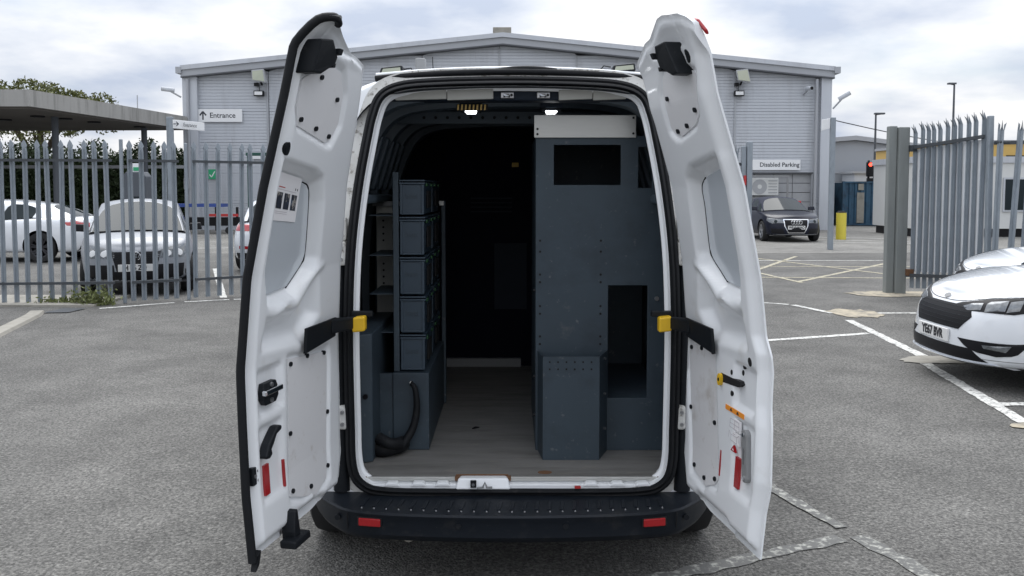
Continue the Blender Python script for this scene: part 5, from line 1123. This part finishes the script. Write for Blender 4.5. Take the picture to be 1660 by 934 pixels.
for s in (-1, 1): FX['front']('lower_intake', [(s * .32, .50), (s * .70, .50), (s * .68, .30), (s * .30, .30)], M_carblack, nz=6, nx=8)
FX['front']('lower_bumper', [(-.80, .21), (.80, .21), (.80, .40), (-.80, .40)], M_carblack, nz=5, nx=20, off=.004)
for z in (.66, .63, .60, .57): FX['front']('grille_bar', [(-.33, z), (.33, z), (.33, z + .008), (-.33, z + .008)], M_plastic, nz=1, nx=10, off=.012)
em = FX['front']('emblem_disc', [(.062 * math.cos(t), .635 + .062 * math.sin(t)) for t in [2 * math.pi * (k + .5) / 20 for k in range(20)]], M_carblack, nz=6, nx=6, off=.014)
hit = FX['bvh'].ray_cast(Vector((4, 0, .635)), Vector((-1, 0, 0)))[0]; ex = hit.x + .018
MB().tube([(ex, .062 * math.cos(t), .635 + .062 * math.sin(t)) for t in [2 * math.pi * k / 24 for k in range(24)]], .008, 6, closed=True).build('emblem_ring', M_chrome, fx, smooth=60)
mb = MB()
for a, b in (((-.02, .05), (0, .008)), ((0, .008), (.02, .05)), ((-.048, .02), (-.022, -.046)), ((-.022, -.046), (0, -.004)), ((0, -.004), (.022, -.046)), ((.022, -.046), (.048, .02))): mb.bar((ex, a[0], .635 + a[1]), (ex, b[0], .635 + b[1]), .010, .008, up=(1, 0, 0))
mb.build('emblem_letters', M_chrome, fx)
for sy in (-1, 1):
    h = FX['corner']('headlight', sy, [(-.26, .60), (.18, .60), (.34, .70), (.33, .80), (.16, .80), (-.12, .74), (-.24, .68)], M_lampglass, ang=38, nz=8, nx=12)
    for a in (-.08, .12): FX['corner']('headlight_ring', sy, [(a + .058 * math.cos(t), .675 + .055 * math.sin(t)) for t in [2 * math.pi * (k + .5) / 14 for k in range(14)]], M_sign, ang=38, nz=5, nx=6, off=.012, parent=h)
FX['corner']('badge', -1, [(-.52, .645), (-.47, .645), (-.47, .66), (-.52, .66)], M_chrome, ang=20, nz=2, nx=2, off=.012)
mirrors(FX, .72, .80, .98, M_carblack)
plate(FX, 'H 06 ZD ', .455)
fx.rotation_euler = (0, 0, -math.pi / 2 + R(21)); fx.location = (-5.83 - 1.9 * math.sin(R(21)), 13.35 + 1.9 * math.cos(R(21)), 0) 

# ---- navy convertible by the warehouse
AU = dict(name='parked_car', label='navy blue convertible with canvas roof beside the yellow bollard, plate WF10 WAO', W=.885, zb=.18, wr=.32, axles=(1.30, -1.28), cx=1.95, cy=.6,
    zs=([-2.15, -1.2, .6, 1.0, 1.5, 1.85, 2.1], [.93, .95, .93, .92, .86, .77, .70]), crown=.07,
    rows=[(0, .79, 2.02, -2.0), (.08, .86, 2.10, -2.08), (.3, .88, 2.11, -2.12), (.55, .885, 2.10, -2.12), (.8, .875, 2.08, -2.1), (.95, .84, 2.04, -2.05), (1, .80, 1.98, -2.0)], mid=[1.25, .8, .2, -.5, -1.1],
    cabin=[((.98, .76, .92), (.95, .70, .95), (1.14, 0, 1.0)), ((.5, .80, .92), (.22, .58, 1.32), (.32, 0, 1.38)), ((-.4, .80, .93), (-.45, .56, 1.38), (-.45, 0, 1.42)), ((-1.05, .78, .94), (-1.1, .54, 1.30), (-1.1, 0, 1.37)), ((-1.6, .70, .95), (-1.55, .54, .97), (-1.62, 0, 1.0))], sidewin=(0, 1, 2), soft=True, roofmat=M_softtop)
au = make_car(AU, M_carnavy)
AU['front']('grille_frame', [(-.385, .71), (.385, .71), (.36, .50), (.25, .285), (-.25, .285), (-.36, .50)], M_chrome, nz=10, nx=10, off=.008)
AU['front']('grille', [(-.355, .69), (.355, .69), (.335, .50), (.235, .305), (-.235, .305), (-.335, .50)], M_carblack, nz=10, nx=10, off=.013)
hit = AU['bvh'].ray_cast(Vector((4, 0, .62)), Vector((-1, 0, 0)))[0]; ex = hit.x + .03
for k in range(4): MB().tube([(ex, -.117 + k * .078 + .052 * math.cos(t), .61 + .052 * math.sin(t)) for t in [2 * math.pi * q / 24 for q in range(24)]], .010, 6, closed=True).build('emblem_ring', M_chrome, au, smooth=60)
for s in (-1, 1):
    AU['front']('lower_intake', [(s * .40, .42), (s * .72, .42), (s * .70, .27), (s * .36, .27)], M_carblack, nz=5, nx=6)
    h = AU['corner']('headlight', s, [(-.28, .58), (.10, .57), (.34, .66), (.32, .745), (.05, .725), (-.26, .69)], M_lampglass, ang=38, nz=8, nx=12)
    AU['corner']('headlight_ring', s, [(.0 + .05 * math.cos(t), .64 + .05 * math.sin(t)) for t in [2 * math.pi * (k + .5) / 14 for k in range(14)]], M_glass, ang=38, nz=5, nx=6, off=.011, parent=h)
AU['front']('lower_strip', [(-.80, .235), (.80, .235), (.80, .25), (-.80, .25)], M_greyup, nz=1, nx=20, off=.004)
mirrors(AU, .62, .82, .95, M_carnavy)
plate(AU, 'WF10 WAO', .455)
au.location = (9.05, 29.5, 0); au.rotation_euler = (0, 0, -math.pi / 2 - R(1)); au.scale = (1.04, 1.04, 1.04)

# ---- white saloon at the left edge, facing left
ME = dict(name='parked_car', label='white saloon with black wheels parked side on at the left edge', W=.91, zb=.20, wr=.345, axles=(1.40, -1.35), cx=2.15, cy=.6,
    zs=([-2.4, -2.0, -1.4, -.5, .7, 1.1, 1.6, 2.0, 2.3], [.98, 1.02, 1.03, .98, .94, .93, .88, .78, .70]), crown=.05,
    rows=[(0, .80, 2.2, -2.2), (.08, .88, 2.3, -2.30), (.3, .905, 2.32, -2.35), (.55, .91, 2.30, -2.36), (.8, .90, 2.26, -2.34), (.95, .86, 2.2, -2.30), (1, .80, 2.12, -2.24)], mid=[1.3, .8, .2, -.5, -1.2],
    cabin=[((1.10, .76, .93), (1.05, .70, .96), (1.25, 0, 1.0)), ((.55, .80, .94), (.2, .56, 1.38), (.3, 0, 1.44)), ((-.4, .80, .98), (-.4, .56, 1.44), (-.4, 0, 1.49)), ((-1.2, .78, 1.02), (-1.3, .52, 1.30), (-1.3, 0, 1.36)), ((-2.0, .66, 1.02), (-1.95, .52, 1.04), (-2.05, 0, 1.06))], sidewin=(0, 1, 2), rim=M_rimblk, spokes=7)
mec = make_car(ME, M_carwhite)
for s in (-1, 1): ME['corner']('tail_light', s, [(-.20, .80), (.30, .84), (.36, .93), (.1, .95), (-.22, .90)], M_tail, rear=True, ang=45, nz=6, nx=12); ME['corner']('headlight', s, [(-.2, .62), (.2, .64), (.3, .74), (-.2, .7)], M_lampglass, ang=45)
ME['rear']('rear_bumper_trim', [(-.7, .25), (.7, .25), (.7, .38), (-.7, .38)], M_carblack)
mirrors(ME, .7, .82, .98, M_carwhite)
mec.location = (-9.85 - 2.3, 20.6, 0); mec.rotation_euler = (0, 0, math.pi)

# ---- white car seen from behind, next to the left van door
HT = dict(name='parked_car', label='white car seen from behind next to the open left van door', W=.90, zb=.22, wr=.33, axles=(1.3, -1.3), cx=2.0, cy=.6,
    zs=([-2.2, -1.6, -.6, .6, 1.0, 1.5, 1.85, 2.2], [1.00, 1.02, 1.0, .97, .95, .90, .82, .74]), crown=.06,
    rows=[(0, .80, 2.05, -2.02), (.06, .87, 2.13, -2.10), (.25, .895, 2.15, -2.16), (.5, .90, 2.15, -2.16), (.75, .895, 2.12, -2.12), (.94, .86, 2.06, -2.06), (1, .81, 1.98, -1.98)], mid=[1.25, .8, .2, -.5, -1.1],
    cabin=[((1.0, .75, .98), (.95, .70, 1.0), (1.15, 0, 1.05)), ((.5, .80, .98), (.15, .60, 1.46), (.25, 0, 1.52)), ((-.4, .81, 1.0), (-.45, .61, 1.54), (-.45, 0, 1.58)), ((-1.2, .80, 1.0), (-1.35, .58, 1.50), (-1.45, 0, 1.55)), ((-2.0, .72, 1.0), (-1.92, .60, 1.03), (-2.0, 0, 1.05))], sidewin=(0, 1, 2, 3))
ht = make_car(HT, M_carwhite)
for s in (-1, 1):
    HT['corner']('tail_light', s, [(-.22, .84), (.2, .84), (.2, 1.0), (-.18, .99)], M_tail, rear=True, ang=35, nz=6, nx=8); HT['corner']('rear_reflector', s, [(-.22, .48), (.02, .48), (.02, .54), (-.22, .54)], M_tail, rear=True, ang=30)
    HT['corner']('headlight', s, [(-.2, .66), (.2, .68), (.3, .78), (-.2, .74)], M_lampglass, ang=45)
HT['rear']('rear_bumper_trim', [(-.8, .24), (.8, .24), (.8, .40), (-.8, .40)], M_carblack, nx=20)
mirrors(HT, .7, .82, 1.0, M_carwhite)
ht.location = (-4.82, 17.2 + 2.15, 0); ht.rotation_euler = (0, 0, math.pi / 2)
